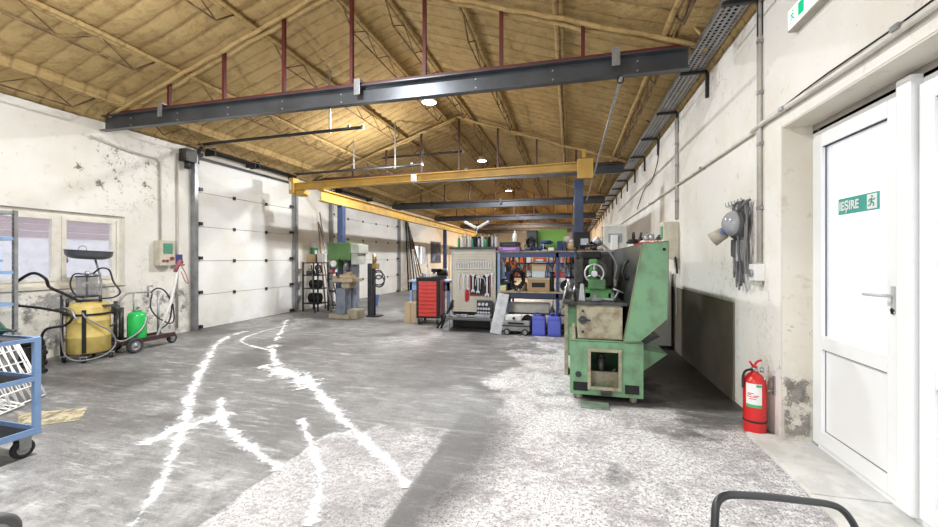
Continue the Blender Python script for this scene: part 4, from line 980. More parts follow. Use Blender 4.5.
# green tank cart
t = thing('tank_cart', 'small wheeled cart carrying a green tank beside the yellow drum', 'cart', (-6.02, 4.45, 0))
MB().box(-.14,.14,-.36,.40,.13,.155, ch=.004).box(-.15,-.13,-.36,.40,.12,.18).box(.13,.15,-.36,.40,.12,.18).build('deck', mat('dark_red_deck', (.05,.025,.025), .5), t)
for x in (-.19,.19):
    a = MB(); b = MB(); wheel(a, b, (x,-.22,.105), .105, .05, 'X'); w1 = a.build('rear_wheel', rubber, t); b.build('rim', galv, w1)
a = MB(); b = MB(); wheel(a, b, (.03,.44,.075), .075, .04, 'X'); w1 = a.build('front_wheel', rubber, t); b.build('rim', galv, w1)
MB().box(.0,.004,.40,.46,.06,.16).box(.056,.06,.40,.46,.06,.16).box(0,.06,.38,.46,.15,.165).build('caster_fork', galv, t)
MB().cyl((-.19,-.22,.105),(.19,-.22,.105),.012).build('axle', galv, t)
MB().tube([(.02,.22,.15),(.02,.42,.60),(.02,.50,.92),(.02,.55,1.20)], .019, 10).build('pull_post', white_pl, t)
MB().tube([(-.1,.55,1.19),(.14,.55,1.21)], .016).cyl((.02,.5,1.10),(.02,.58,1.28),.028).tube(curve_pts([(.08,.56,1.18),(.12,.60,1.05),(.14,.62,.92),(.1,.6,.95),(.06,.57,1.1)],6),.007).build('gun_holder', mat('pink_grip', (.35,.12,.14), .5), t)
MB().tube([(-.05,-.30,.15),(-.05,-.30,.72)], .022).tube([(-.09,-.2,.15),(-.09,-.2,.62)], .03).cyl((-.05,-.3,.55),(-.05,-.3,.66),.05).build('pump_column', grimy, t)
MB().tube(curve_pts([(-.05,-.30,.62),(-.02,-.20,.80),(.0,.0,.82),(.0,.12,.82)],6), .014).tube([(0,.10,.74),(0,.10,.90),(0,.17,.90)], .014).tube([(0,-.1,.52),(0,-.1,.80)], .010).tube([(0,.25,.16),(0,.25,.82)],.016).build('pipe_frame', galv, t)
for p, r_ in (([(0,.14,.80),(.0,.24,.86),(0,.36,.80),(0,.46,.60),(0,.42,.34),(0,.30,.24)],.011),([(0,.16,.78),(.02,.12,.6),(.02,.2,.45),(.02,.33,.35),(0,.44,.30),(0,.5,.36),(0,.48,.6)],.010),([(.05,-.1,.55),(.12,-.02,.45),(.14,-.1,.30),(.12,-.25,.2),(.1,-.33,.18),(.05,-.36,.2)],.013)):
    MB().tube(curve_pts(p,6), r_).build('hose', rubber if r_ < .013 else galv, t)
t = thing('gas_tank', 'bright green steel tank standing on the wheeled cart', 'tank', (-6.0, 4.38, .156))
MB().lathe([(0,0),(.105,0),(.112,.015),(.112,.32),(.096,.37),(.05,.40),(.03,.405),(.03,.42),(0,.42)], 28).build('tank_body', tank_green, t)
MB().torus((0,0,.41), .055, .007, 'Z', 20, 6).cyl((0,0,.40),(0,0,.46),.015).box(-.01,.05,-.01,.01,.44,.46).build('tank_valve', galv, t)
# distribution box on left wall
b0 = P(161,252,X=XL)
t = thing('distribution_box', 'beige switch box with green window on the left wall by the door post', 'electrical box', (XL+.001, b0.y-.13, 1.19))
MB().box(0, .14, 0, .27, 0, .42, ch=.015).build('housing', beige_box, t)
MB().box(.14, .15, .06, .21, .20, .37).build('green_window', mat('green_panel2', (.10,.32,.22), .3), t)
MB().cyl((.14,.06,.08),(.16,.06,.08),.02).cyl((.14,.12,.08),(.16,.12,.08),.02).cyl((.14,.2,.12),(.17,.2,.12),.028).build('push_button', mat('button_red', (.3,.05,.05)), t)
t = thing('wall_socket', 'dark blue industrial socket on the wall beside the beige switch box', 'socket', (XL+.001, b0.y+.19, 1.21))
MB().box(0,.08,0,.13,0,.17, ch=.012).build('housing', mat('socket_navy', (.05,.07,.22), .4), t)
MB().cyl((.08,.065,.06),(.13,.065,.03),.035).build('socket_cap', mat('cap_red', (.3,.05,.06)), t)
for k, (yy, ze) in enumerate(((b0.y-.03, 2.95),(b0.y+.27, 3.2))):
    pipe_thing('wall_conduit', 'grey pipe down the left wall %s' % ('to the beige switch box','beside the near garage door post')[k], [(XL+.02,yy,1.6 if k == 0 else .1),(XL+.02,yy,ze-.05)]+([(XL+.02,yy-.05,ze),(XL+.02,yy-.5,ze+.02),(XL+.02,yy-1.0,ze+.10)] if k == 0 else []), .017, grey_pvc, grp='left wall conduits')
# motor box by door top
loose('door_operator', 'dark motor unit at the top of the near garage door post', 'motor', (XL+.001, 5.55, 3.02), [('gear_case', MB().box(0,.16,0,.22,0,.22, ch=.02), grimy), ('motor', MB().cyl((.08,.1,-.12),(.08,.1,.02),.05), dark_steel), ('chain', MB().tube([(.1,.14,-.02),(.1,.14,-.30)],.008), galv)])
# ---------------------------------------------------------------- rack between the garage doors
t = thing('steel_rack', 'black open steel rack with boxes between the two garage doors', 'rack', (-6.45, 8.62, 0))
for x in (0,.42):
    for y in (0,.42): MB().box(x,x+.03,y,y+.03,0,1.22).build('upright', dark_steel, t)
for z in (.18,.55,.88,1.19): MB().box(0,.45,0,.45,z,z+.025).build('shelf', dark_steel, t)
loose('cardboard_box', 'brown cardboard box on top of the black steel rack', 'box', (-6.25,8.82,1.216), [('carton', MB().box(-.16,.1,-.1,.12,0,.20), brown_card), ('tape', MB().box(-.162,.102,-.01,.02,.0,.202), pale_card)])
loose('white_box', 'white carton beside the brown box on the black rack', 'box', (-6.08,8.85,1.216), [('carton', MB().box(-.03,.10,-.1,.1,0,.22), white_pl), ('flap', MB().box(-.03,.10,-.1,0,.22,.224), white_pl)])
loose('motor_part', 'black electric motor on the low shelf of the steel rack', 'motor', (-6.22,8.85,.576), [('body', MB().cyl((-.14,0,.1),(.14,0,.1),.1), black_pl), ('foot', MB().box(-.1,.1,-.08,.08,0,.02), dark_steel)])
loose('motor_part', 'second black motor on the bottom shelf of the steel rack', 'motor', (-6.22,8.85,.206), [('body', MB().cyl((-.16,0,.12),(.12,0,.12),.12), black_pl), ('foot', MB().box(-.1,.1,-.1,.1,0,.02), dark_steel)])
t = thing('pipe_rack', 'low dark rack with horizontal rails right of the steel rack', 'rack', (-5.95, 8.95, 0))
for x in (0,.62): MB().box(x,x+.03,0,.03,0,.95).box(x,x+.03,.35,.38,0,.95).build('upright', dark_steel, t)
for z in (.12,.48,.78,.93):
    for y in (0,.355): MB().box(0,.65,y,y+.025,z,z+.03).build('rail', dark_steel, t)
MB().box(0,.65,.0,.38,.46,.475).build('shelf', dark_steel, t)
woodm = mat('brown_timber', (.30,.20,.13), .7, 0, (.2,.13,.08), 8)
for k, (x0, y0, x1, h, r_, m_, lab) in enumerate(((-6.28,9.35,-6.55,2.3,.022,woodm,'brown timber pole leaning on the wall behind the rack, left one'),(-6.05,9.35,-6.5,2.55,.018,galv,'pale steel pipe leaning on the wall behind the rack'),(-5.9,9.4,-6.55,2.25,.018,woodm,'brown timber pole leaning on the wall behind the rack, right one'),(-5.75,8.8,-6.0,1.3,.015,galv,'short grey tube leaning on the front of the black rack'),(-6.0,8.5,-6.12,1.15,.017,dark_steel,'short dark bar leaning on the front of the black rack'))):
    t = thing('leaning_pole', lab, 'pole', (x0,y0,0), 0, 'poles between the garage doors')
    MB().cyl((0,0,0.0),(x1-x0,.06 if k < 3 else .03,h),r_,n=10).build('shaft', m_, t)
    MB().cyl((0,0,0),(0,0,.02),r_*1.2,n=10).build('end_cap', rubber, t)
loose('spray_gun', 'small gun with blue and red hoses hanging by the black rack', 'spray gun', (-5.80,8.96,.981), [('body', MB().box(-.08,.08,-.04,.04,.05,.2, ch=.02).cyl((.08,0,.15),(.14,0,.1),.03), mat('dark_indigo', (.04,.04,.12), .4)), ('trigger', MB().box(-.02,.04,-.03,.03,-.02,.05, ch=.01), red_paint)])
loose('first_aid_box', 'small green and white box on the wall between the garage doors', 'box', (XL+.01,9.2,1.38), [('housing', MB().box(0,.1,0,.2,0,.22, ch=.01), mat('green_first', (.05,.25,.12), .4)), ('label', MB().box(.1,.103,.05,.15,.05,.15), white_pl)])
# ---------------------------------------------------------------- drill press
t = thing('drill_press', 'green column drilling machine with cream base near the far garage door', 'drill', (-4.82, 7.98, 0))
MB().box(-.30,.20,-.25,.35,0,.10, ch=.02).box(-.05,.36,-.2,.15,0,.19, ch=.02).build('base', mat('cream_cast_base', (.42,.38,.28), .5, 0, (.35,.30,.22), 7), t)
MB().box(-.14,.12,.08,.34,.10,1.30, ch=.02).build('column', mat('blue_grey_cast', (.20,.23,.29), .45, 0, (.12,.14,.18), 6), t)
hd = MB().box(-.34,.22,-.25,.42,1.27,1.66, ch=.03).box(-.26,-.10,-.22,.1,1.10,1.28, ch=.02).build('head', mat('drill_green', (.10,.22,.07), .4, 0, (.07,.15,.05), 6), t)
MB().box(.20,.42,-.22,.2,1.42,1.62, ch=.015).box(.22,.38,-.2,.15,1.18,1.42, ch=.01).build('control_box', mat('pale_grey_enamel', (.45,.47,.42), .4), hd)
MB().cyl((.02,-.08,1.05),(.02,-.08,1.28),.06).cyl((.02,-.08,.98),(.02,-.08,1.05),.03).build('spindle', galv, hd)
MB().cyl((-.18,-.26,1.20),(-.18,-.22,1.20),.07).build('gear_knob', white_pl, hd)
for k in range(3):
    a = k*2*PI/3+.3; MB().tube([(.1,-.3,1.2),(.1+.14*math.cos(a),-.3,1.2+.14*math.sin(a))], .009).ball((.1+.14*math.cos(a),-.3,1.2+.14*math.sin(a)), .018).build('feed_handle', black_pl, hd)
tb = MB().box(-.14,.30,-.30,.14,.80,.88, ch=.01).box(-.02,.18,-.2,.1,.66,.80, ch=.02).cyl((-.26,-.1,.84),(-.14,-.1,.84),.08).build('table', mat('cream_table', (.45,.38,.26), .5, 0, (.35,.28,.2), 7), t)
MB().box(-.1,.12,-.28,-.02,.10,.66, ch=.02).build('support_column', mat('blue_grey_cast', (.2,.23,.29)), t)
MB().box(-.05,.22,-.22,.02,.88,.96, ch=.01).cyl((.0,-.1,.96),(.18,-.1,1.0),.03).build('vise', pale_card, tb)
loose('blue_bin', 'small blue waste bin beside the drilling machine', 'bin', (P(373,306,Z=0).x,P(373,306,Z=0).y,0), [('tub', MB().prism([(-.09,-.08,0),(.09,-.08,0),(.12,-.08,.30),(-.12,-.08,.30)], (0,.2,0)), mat('bin_blue', (.06,.14,.38), .45)), ('rim', MB().box(-.13,.13,-.09,.13,.29,.315, ch=.01), mat('bin_blue', (.06,.14,.38)))])
t = thing('hose_stand', 'dark stand holding looped black hoses right of the drilling machine', 'stand', (-4.28,8.25,0))
MB().tube([(0,0,0.0),(0,0,1.35)], .022).box(-.15,.15,-.12,.12,0,.03).build('post', dark_steel, t)
MB().torus((.10,0,.80), .13, .016, 'Y').torus((.08,.03,.86), .15, .014, 'Y').torus((.1,-.02,.95), .1, .014, 'Y').build('hose_coil', rubber, t)
MB().cyl((0,-.02,1.2),(0,-.02,1.42),.045).box(-.05,.09,-.05,.05,1.08,1.2, ch=.015).build('regulator', mat('brass', (.4,.28,.12), .3, .8), t)
MB().box(-.16,-.04,-.05,.08,.03,1.2, ch=.02).build('side_housing', dark_steel, t)
# leaning bars before far wall
random.seed(11)
for k in range(6):
    x = -6.42+.10*k; m_ = [dark_steel, galv, dark_steel, grey_steel, woodm, dark_steel][k]
    t = thing('steel_bar', ['dark steel bar leaning by the far garage door, furthest left','pale steel bar leaning second in the row by the far door','dark steel bar leaning third in the row by the far door','grey steel bar leaning fourth in the row by the far door','brown timber bar leaning fifth in the row by the far door','dark steel bar leaning last in the row by the far door'][k], 'bar', (x,15.3+.12*k,0), 0, 'long bars leaning on the left wall')
    L = 3.15-.16*k; MB().cyl((0,0,0),(-6.60-x,.10,L),.03,n=8).build('shaft', m_, t)
    MB().cyl((0,0,0),(0,0,.015),.034,n=8).build('end_cap', rubber, t)
# ---------------------------------------------------------------- red tool cabinet
c0 = P(418,322,Z=0); 
t = thing('tool_cabinet', 'red roller tool cabinet with black frame and many drawers', 'tool cabinet', (-2.95, 7.42, 0), .12)
CW, CD, CH = .46, .62, .93
MB().box(0,.05,0,CD,.13,CH-.03).box(CW-.05,CW,0,CD,.13,CH-.03).box(.05,CW-.05,0.01,CD,.13,.17).box(.05,CW-.05,.01,CD,CH-.07,CH-.03).box(.05,CW-.05,CD-.02,CD,.17,CH-.07).build('carcass', black_pl, t)
MB().box(-.01,CW+.01,-.01,CD+.01,CH-.03,CH, ch=.008).build('worktop', black_pl, t)
MB().box(CW,CW+.006,.06,CD-.04,.17,CH-.05).box(-.006,0,.06,CD-.04,.17,CH-.05).build('side_panel', dark_red, t)
for k in range(9):
    h = (CH-.07-.17)/9; dr = MB().box(.052,CW-.052,-.012,.30,.17+k*h+.003,.17+(k+1)*h-.003, ch=.003).build('drawer', red_drawer, t)
    MB().box(.09,CW-.09,-.024,-.012,.17+(k+1)*h-.02,.17+(k+1)*h-.010).build('drawer_pull', mat('pull_red', (.5,.03,.02), .3), dr)
for x in (.05,CW-.05):
    for y in (.07,CD-.07): caster(t, x, y, .05, .13)
# things on the cabinet
def bottle_mb(r, h, neck=.35):
    return MB().lathe([(0,0),(r*.9,0),(r,.012),(r,h*.62),(r*.85,h*.70),(r*neck,h*.80),(r*neck,h*.88)], 16)
def bottle(name, lab, cat, loc, r, h, m_, capm, grp=None, neck=.35, trig=False):
    t = thing(name, lab, cat, loc, 0, grp); bottle_mb(r, h, neck).build('bottle_body', m_, t)
    c = MB().lathe([(r*neck*1.15,h*.86),(r*neck*1.2,h*.88),(r*neck*1.1,h),(0,h)], 14)
    if trig: c.box(-.012,.012,-.05,.02,h*.97,h*1.10, ch=.004).box(-.006,.006,-.045,-.035,h*.85,h, ch=.002)
    c.build('cap', capm, t); return t
ct = (-2.95,7.42)
bottle('spray_bottle', 'white spray bottle standing on the red tool cabinet', 'bottle', (-2.80,7.65,.931), .035, .24, white_pl, white_pl, None, .4, True)
bottle('can', 'short steel can at the left of the tool cabinet top', 'can', (-2.90,7.6,.931), .03, .09, galv, galv, None, .8)
loose('hand_drill', 'black cordless drill lying on the red tool cabinet', 'power tool', (-2.62,7.68,.931), [('body', MB().cyl((-.10,0,.14),(.09,0,.14),.035).cyl((.09,0,.14),(.14,0,.14),.02,.012), black_pl), ('grip', MB().box(-.07,-.02,-.02,.02,.03,.13, ch=.01).box(-.10,.02,-.035,.035,0,.04, ch=.008), grimy)], .5)
loose('rag', 'crumpled pale rag on the tool cabinet top', 'rag', (-2.68,7.58,.931), [('cloth', MB().ball((0,0,.025),.10,.07,.03,14,8).ball((.05,.02,.04),.06,.05,.035,12,8), mat('rag_cloth', (.55,.53,.5), .9))])
loose('grinder', 'dark bench grinder part piled on the tool cabinet', 'grinder', (-2.56,7.85,.931), [('body', MB().cyl((-.1,0,.10),(.1,0,.10),.07), grimy), ('wheel', MB().cyl((.1,0,.1),(.13,0,.1),.09), galv), ('foot', MB().box(-.08,.08,-.06,.06,0,.03), dark_steel)], .3)
for k, (dx, dy) in enumerate(((.1,.2),(.2,.12),(.3,.25))):
    loose('socket_set', ['small socket wrench on the front of the cabinet top','second small ratchet tool on the cabinet top','third ratchet at the back of the cabinet top'][k], 'wrench', (-2.92+dx,7.44+dy*.5,.931), [('handle', MB().cyl((0,0,.012),(.12,.03,.012),.009), chrome), ('head', MB().cyl((0,0,0),(0,0,.025),.018), chrome)], .4*k)
# workbench and box left of cabinet
t = thing('workbench', 'blue steel workbench partly hidden behind the red tool cabinet', 'workbench', (-3.40,8.17,0))
for x in (0,.85):
    for y in (0,.5): MB().box(x,x+.05,y,y+.05,0,.80).build('leg', blue_paint, t)
MB().box(-.02,.92,-.02,.57,.80,.84, ch=.005).build('bench_top', mat('bench_top', (.30,.38,.5), .5), t); MB().box(0,.9,0,.05,.62,.80).build('apron', blue_paint, t)
loose('cardboard_box', 'pale cardboard box on the floor beside the red tool cabinet', 'box', (-3.16,7.70,0), [('carton', MB().box(-.13,.16,-.1,.2,0,.40), pale_card), ('tape', MB().box(-.005,.03,-.102,.202,.0,.402), brown_card)])
loose('bench_vise', 'grey bench vise on the blue workbench', 'vise', (-3.1,8.37,.841), [('jaw', MB().box(-.08,.08,-.06,.06,0,.12, ch=.015).box(-.08,.08,-.12,-.08,.06,.13, ch=.01), grey_steel), ('screw', MB().cyl((0,-.25,.07),(0,-.06,.07),.012).cyl((-.06,-.24,.07),(.06,-.24,.07),.006), galv)])
loose('picture_board', 'dark blue notice board on the far left wall', 'board', (XL+.01,18.62,1.15), [('board', MB().box(0,.03,0,1.5,0,1.0, ch=.01), mat('board_navy', (.06,.08,.16), .5, 0, (.25,.3,.4), 3, .5, .6)), ('frame', MB().box(0,.04,-.03,1.53,-.03,0).box(0,.04,-.03,1.53,1.0,1.03), grey_steel)])
loose('red_machine', 'red machine housing standing behind the pegboard bench', 'machine', (-2.35,8.6,0), [('housing', MB().prism([(0,0,0),(.55,0,0),(.55,0,1.55),(.42,0,1.55),(0,0,.95)], (0,.6,0)), mat('machine_red', (.42,.03,.035), .4)), ('blue_band', MB().box(-.005,.555,-.006,.0,.72,.86), mat('band_pale', (.5,.58,.7), .4))])
# ================================================================ PEGBOARD BENCH
PY = 7.35
def X_(px, Y): return P(px, 259, Y=Y).x
def Z_(px, py, Y): return P(px, py, Y=Y).z
bx0, bx1 = X_(453,PY), X_(498,PY)
t = thing('pegboard_stand', 'beige perforated tool board stand with dark shelf on top', 'tool board', (bx0, PY, 0))
BW = bx1-bx0; zt = Z_(470,249,PY)
peg = mat('beige_pegboard', (.60,.56,.47), .5, 0, (.5,.46,.38), 5)
MB().box(0, BW, 0, .02, .30, zt, ch=.002).build('perforated_board', peg, t)
hl = MB()
for i in range(int(BW/.05)):
    for j in range(int((zt-.35)/.05)): hl.box(.025+.05*i-.006,.025+.05*i+.006,-.0015,.0,.34+.05*j-.006,.34+.05*j+.006)
hl.build('hole_pattern', mat('hole_shade', (.16,.15,.13), .8), t)['kind'] = 'stuff'
MB().box(0, BW, .03, .05, .0, .30).build('added_dark_backing', black_pl, t)  # black sheet added to make the space under the board dark
MB().box(-.05, BW-.012, -.10, .50, zt, zt+.035, ch=.004).build('top_shelf', dark_steel, t)
for x in (-.03, BW-.04):
    for y in (0,.45): MB().box(x, x+.03, y, y+.03, 0, zt).build('post', grey_steel, t)
MB().box(-.02, BW+.02, -.42, .02, .20, .235, ch=.004).build('low_shelf', mat('dark_bench', (.10,.10,.10), .4, .3), t)
for x in (.02, BW-.06): MB().box(x, x+.03, -.40, -.37, 0, .20).build('leg', galv, t)
MB().box(0,BW,.44,.46,.3,zt).build('back_board', peg, t)
# red backing panel and red cloth
loose('foam_insert', 'dark red tool insert fixed to the pegboard behind the big spanners', 'tool panel', (X_(470,PY),PY-.012,Z_(480,296,PY)), [('panel', MB().box(0,.40,0,.010,0,.40, ch=.003), mat('deep_red', (.22,.02,.03), .5)), ('foam_field', MB().box(.02,.37,-.003,.0,.03,.37), black_pl)])
loose('cloth', 'red rag hanging low on the pegboard', 'cloth', (X_(465.5,PY),PY-.03,Z_(466,302,PY)), [('rag_body', MB().prism([(0,0,.02),(.03,0,0),(.065,0,.04),(.075,0,.15),(.05,0,.28),(.01,0,.26),(-.005,0,.12)], (0,.02,0)), mat('rag_red', (.55,.04,.04), .9)), ('fold', MB().tube([(.03,-.005,.02),(.035,-.008,.24)],.008), mat('rag_red', (.55,.04,.04)))])
# spanners
def spanner(L, m_):
    mb = MB().box(-.006*L/.2,.006*L/.2,-.003,.003,.02,L-.02, ch=.001)
    for z, sg in ((L-.02,1),(.02,-1)):
        r_ = .10*L; pl = []
        for i in range(13):
            a = math.radians(-55+i*(290/12)) ; a = PI/2*sg+math.radians(35)+i*(2*PI-math.radians(70))/12
            pl.append((r_*math.cos(a), -.005, z+r_*math.sin(a)))
        pl += [(r_*.35*math.cos(PI/2*sg-.5), -.005, z-sg*r_*.0), (r_*.35*math.cos(PI/2*sg+.5), -.005, z)][:2]
        mb.prism(pl, (0,.010,0))
    return mb
def place_spanner(src, px, py, rz=0, lab=None, sc=1): 
    return src
sp0 = thing('spanner', 'small steel spanner in the upper row on the pegboard', 'spanner', (0,0,0), 0, 'small spanners in the upper row')
spanner(.17, chrome).build('shank', chrome, sp0); MB().box(-.005,.005,-.01,.02,.155,.165).build('hook', dark_steel, sp0)
ups = [456+i*2.5 for i in range(15)]
for i, px in enumerate(ups):
    loc = (X_(px,PY-.03), PY-.03, Z_(px,269.5,PY)-.0)
    if i == 0: sp0.location = loc; 
    else: dup(sp0, loc, 0, None, (1,1,1-.012*abs(i-9)))
for i, (px, ytop, ybot, lab) in enumerate(((459,273,289,'medium spanner hanging first in the lower row, left end'),(464,273,290,'medium spanner hanging second in the lower row'),(468,273,290,'medium spanner hanging third in the lower row'),(473,273,292,'large spanner hanging over the left edge of the red insert'),(478,275,293,'large angled spanner near the middle of the red insert'),(487,273,296,'longest spanner hanging at the right of the red insert'),(492,272,287,'chrome pliers hanging at the right edge of the pegboard'))):
    L = (ybot-ytop)*PY/400/1.0
    t = thing('spanner', lab, 'spanner', (X_(px,PY-.035), PY-.035, Z_(px,ybot,PY)), 0, 'large spanners in the lower row')
    spanner(L, chrome).build('shank', chrome, t); MB().box(-.006,.006,-.01,.024,L-.012,L).build('hook', dark_steel, t)
loose('pulley_puller', 'curved chrome puller tool on the red insert', 'puller', (X_(481,PY),PY-.05,Z_(481,289,PY)), [('arm', MB().tube(curve_pts([(-.09,0,.06),(-.08,0,.18),(0,0,.22),(.08,0,.18),(.09,0,.06)],5),.012), chrome), ('screw', MB().cyl((0,0,0),(0,0,.26),.012).box(-.05,.05,-.01,.01,.24,.26), chrome)])
loose('socket_case', 'open dark case of sockets standing on the low bench', 'socket case', (X_(478,PY),PY-.22,.236), [('case_back', MB().box(0,.30,.10,.14,0,.30, ch=.01), dark_steel), ('case_base', MB().box(0,.30,-.12,.12,0,.05, ch=.01), grey_steel), ('socket_rows', MB().cyl((.04,.095,.08),(.04,.06,.08),.02).cyl((.09,.095,.08),(.09,.06,.08),.02).cyl((.14,.095,.08),(.14,.06,.08),.02).cyl((.19,.095,.08),(.19,.06,.08),.02).cyl((.24,.095,.08),(.24,.06,.08),.02).cyl((.04,.095,.15),(.04,.06,.15),.022).cyl((.09,.095,.15),(.09,.06,.15),.022).cyl((.14,.095,.15),(.14,.06,.15),.022).cyl((.19,.095,.15),(.19,.06,.15),.022).cyl((.24,.095,.15),(.24,.06,.15),.022).cyl((.06,.095,.23),(.06,.06,.23),.027).cyl((.13,.095,.23),(.13,.06,.23),.027).cyl((.20,.095,.23),(.20,.06,.23),.027), chrome)])
random.seed(4)
labs = ['steel pry bar on the low bench, left end','long chrome ratchet on the low bench','dark hammer head tool on the low bench','flat steel file on the low bench','steel tube piece on the low bench','grey clamp on the low bench']
for k in range(6):
    x = bx0+.05+.065*k; m_ = [galv,chrome,grimy,grey_steel,galv,grey_steel][k]
    t = thing('hand_tool', labs[k], 'hand tool', (x, PY-.30+.03*(k % 3), .237), random.uniform(-.4,.4), 'tools on the low bench')
    MB().cyl((-.04,0,.014),(.16,.05,.014),.011).build('handle', m_, t); MB().box(-.09,-.03,-.03,.03,0,.045, ch=.008).build('tool_head', m_, t)
# leaning perforated board
t = thing('leaning_plank', 'grey checker metal ramp leaning on the tool board', 'ramp', (X_(493,6.85), 6.80, 0))
M = Matrix.Rotation(.16, 4, 'Y') @ Matrix.Rotation(-.30, 4, 'X')
rk = MB().box(-.05,.15,0,.03,.02,.74, M, ch=.004).build('ramp_plate', grey_steel, t)
rg = MB()
for i in range(14): rg.box(-.04,.14,-.006,.0,.05+.05*i,.065+.05*i, M)
rg.build('grip_ribs', grey_steel, rk)
# black squeegee-ish bars left of bench
for k, (px, d) in enumerate(((450,.12),(446,.2))):
    t = thing('jack_handle', ['black jack handle leaning beside the pegboard bench','thin black rod leaning beside the red tool cabinet'][k], 'handle', (X_(px-1,7.3)-.06,7.15,0), 0, 'handles beside the bench')
    MB().cyl((-.05,0,.0),(d,.18,.52-.1*k),.020,n=10).build('shaft', black_pl, t); MB().cyl((d*.8,.15,.42-.08*k),(d,.18,.52-.1*k),.026,n=10).build('grip', rubber, t)
# bottles on the shelf top
zs = zt+.036
kinds = [(green_bot,white_pl,.026,.20,'tall green bottle'),(white_pl,green_bot,.03,.19,'white bottle with green cap'),(galv,white_pl,.028,.21,'silver spray can'),(white_pl,white_pl,.032,.20,'white spray bottle'),(teal,black_pl,.027,.17,'teal can'),(black_pl,galv,.034,.20,'black canister'),(grey_steel,black_pl,.036,.17,'grey tin'),(white_pl,black_pl,.034,.22,'white bottle with black cap'),(green_bot,black_pl,.03,.16,'dark green can'),(black_pl,white_pl,.03,.21,'black bottle with white cap'),(galv,galv,.032,.19,'plain steel can'),(white_pl,grey_steel,.035,.20,'white canister with grey lid')]
ordn = ['first','second','third','fourth','fifth','sixth','seventh','eighth','ninth','tenth','eleventh','twelfth']
for k, (m_, c_, r_, h, nm) in enumerate(kinds):
    px = 459+k*3.35
    bottle('bottle' if 'bottle' in nm else 'can', '%s on the pegboard shelf, %s from the left' % (nm, ordn[k]), 'bottle' if 'bottle' in nm else 'can', (X_(px,PY+.05+.05*(k % 2)), PY+.05+.05*(k % 2), zs), r_, h*1.15, m_, c_, 'bottles and cans on the pegboard shelf', .35 if 'bottle' in nm else .8, nm == 'white spray bottle')
# twin work light
t = thing('work_light', 'white twin headed work light on a stand above the pegboard shelf', 'work light', (X_(477,PY+.25), PY+.25, zs))
MB().tube([(0,0,0),(0,0,.40)], .014).lathe([(0,0),(.09,0),(.09,.015),(0,.02)], 20).build('stand', galv, t)
for sg in (-1, 1):
    M = Matrix.Translation((sg*.13,0,.44)) @ Matrix.Rotation(-sg*.5, 4, 'Y')
    MB().tube([(0,0,.34),(sg*.08,0,.40)], .010).box(-.13,.13,-.05,.05,-.025,.025, M, ch=.012).build('lamp_head', white_pl, t)
# ================================================================ BLUE SHELVING
SY = 7.05; SD = .55
sx0, sx1 = X_(497.5,SY), 1.36
t = thing('shelving_unit', 'long dark blue steel shelving with loaded shelves behind the lathe', 'shelving', (sx0, SY, 0))
SW = sx1-sx0; zt2 = Z_(530,252.5,SY); zm = Z_(530,293,SY)
for x in (0, 1.02, SW-.05):
    for y in (0, SD-.04): MB().box(x, x+.045, y, y+.04, 0, zt2-.0).build('upright', blue_paint if x == 0 else shelf_blue, t)
MB().box(-.05, SW, -.03, SD, zt2, zt2+.03, ch=.003).build('top_board', mat('shelf_board', (.35,.28,.2), .7, 0, (.12,.1,.09), 6), t)
MB().box(.045, SW-.05, -.0, .035, zt2-.085, zt2).build('top_beam', shelf_blue, t)
MB().box(.0, SW, -.02, SD, zm, zm+.03, ch=.003).build('middle_board', wood, t)
MB().box(.045, SW-.05, 0.0, .035, zm-.09, zm-.0).build('middle_beam', mat('dark_navy_beam', (.02,.03,.08), .45), t)
zl = .10
MB().box(0, SW, 0, SD, zl-.03, zl).build('bottom_board', mat('dark_board', (.06,.05,.045), .8), t)
MB().box(.16,.20,.0,.04,.1,zm-.09).build('brace', blue_paint, t)
zu = (zm+.031); ztt = zt2+.031
def bx(name, lab, cat, px0, px1, py0, Y, m_, d=.25, base=None, ch=.01, lid=None, trim_=None, grp=None, rz=0):
    x0, x1 = X_(px0,Y), X_(px1,Y); h = Z_((px0+px1)/2,py0,Y)-base
    t = thing(name, lab, cat, ((x0+x1)/2, Y, base), rz, grp); w2 = (x1-x0)/2
    MB().box(-w2, w2, 0, d, 0, h-(.02 if lid else 0), ch=ch).build('body', m_, t)
    if lid: MB().box(-w2-.006, w2+.006, -.006, d+.006, h-.03, h, ch=ch*.6).build('lid', lid, t)
    if trim_: MB().box(-w2*.6, w2*.6, -.006, .0, h*.3, h*.65).build(trim_[0], trim_[1], t)
    return t
# top of the shelving
bx('tool_case', 'purple flat tool case on top of the blue shelving', 'case', 498.5, 520, 247, 7.08, purple, .3, ztt, .012, None, ('latch_plate', mat('lilac', (.55,.35,.75), .4)))
bx('tool_case', 'black flat case stacked on the purple case', 'case', 499.5, 519, 242, 7.10, black_pl, .28, Z_(510,246.9,7.08)+.001, .012, None, ('handle', dark_steel))
bottle('bottle', 'white plastic bottle standing on the black flat case', 'bottle', (X_(515,7.2),7.22,Z_(510,241.9,7.1)+.002), .045, .20, white_pl, white_pl, None, .4)
bx('speaker_box', 'tall black box on the shelving beside the green sheet', 'box', 526.5, 536.5, 230.5, 7.2, mat('charcoal', (.04,.045,.055), .45), .22, ztt, .008, dark_steel)
t = thing('green_sheet', 'bright lime green sheet standing on top of the shelving', 'sheet', (X_(537,7.42), 7.40, ztt))
gw = X_(567,7.4)-X_(537,7.4); gh = Z_(550,229.5,7.4)-ztt
MB().box(0, gw, 0, .03, 0, gh, ch=.006).build('panel', lime, t); MB().box(-.0, gw, .03, .05, gh-.03, gh).build('rear_stiffener', lime, t)
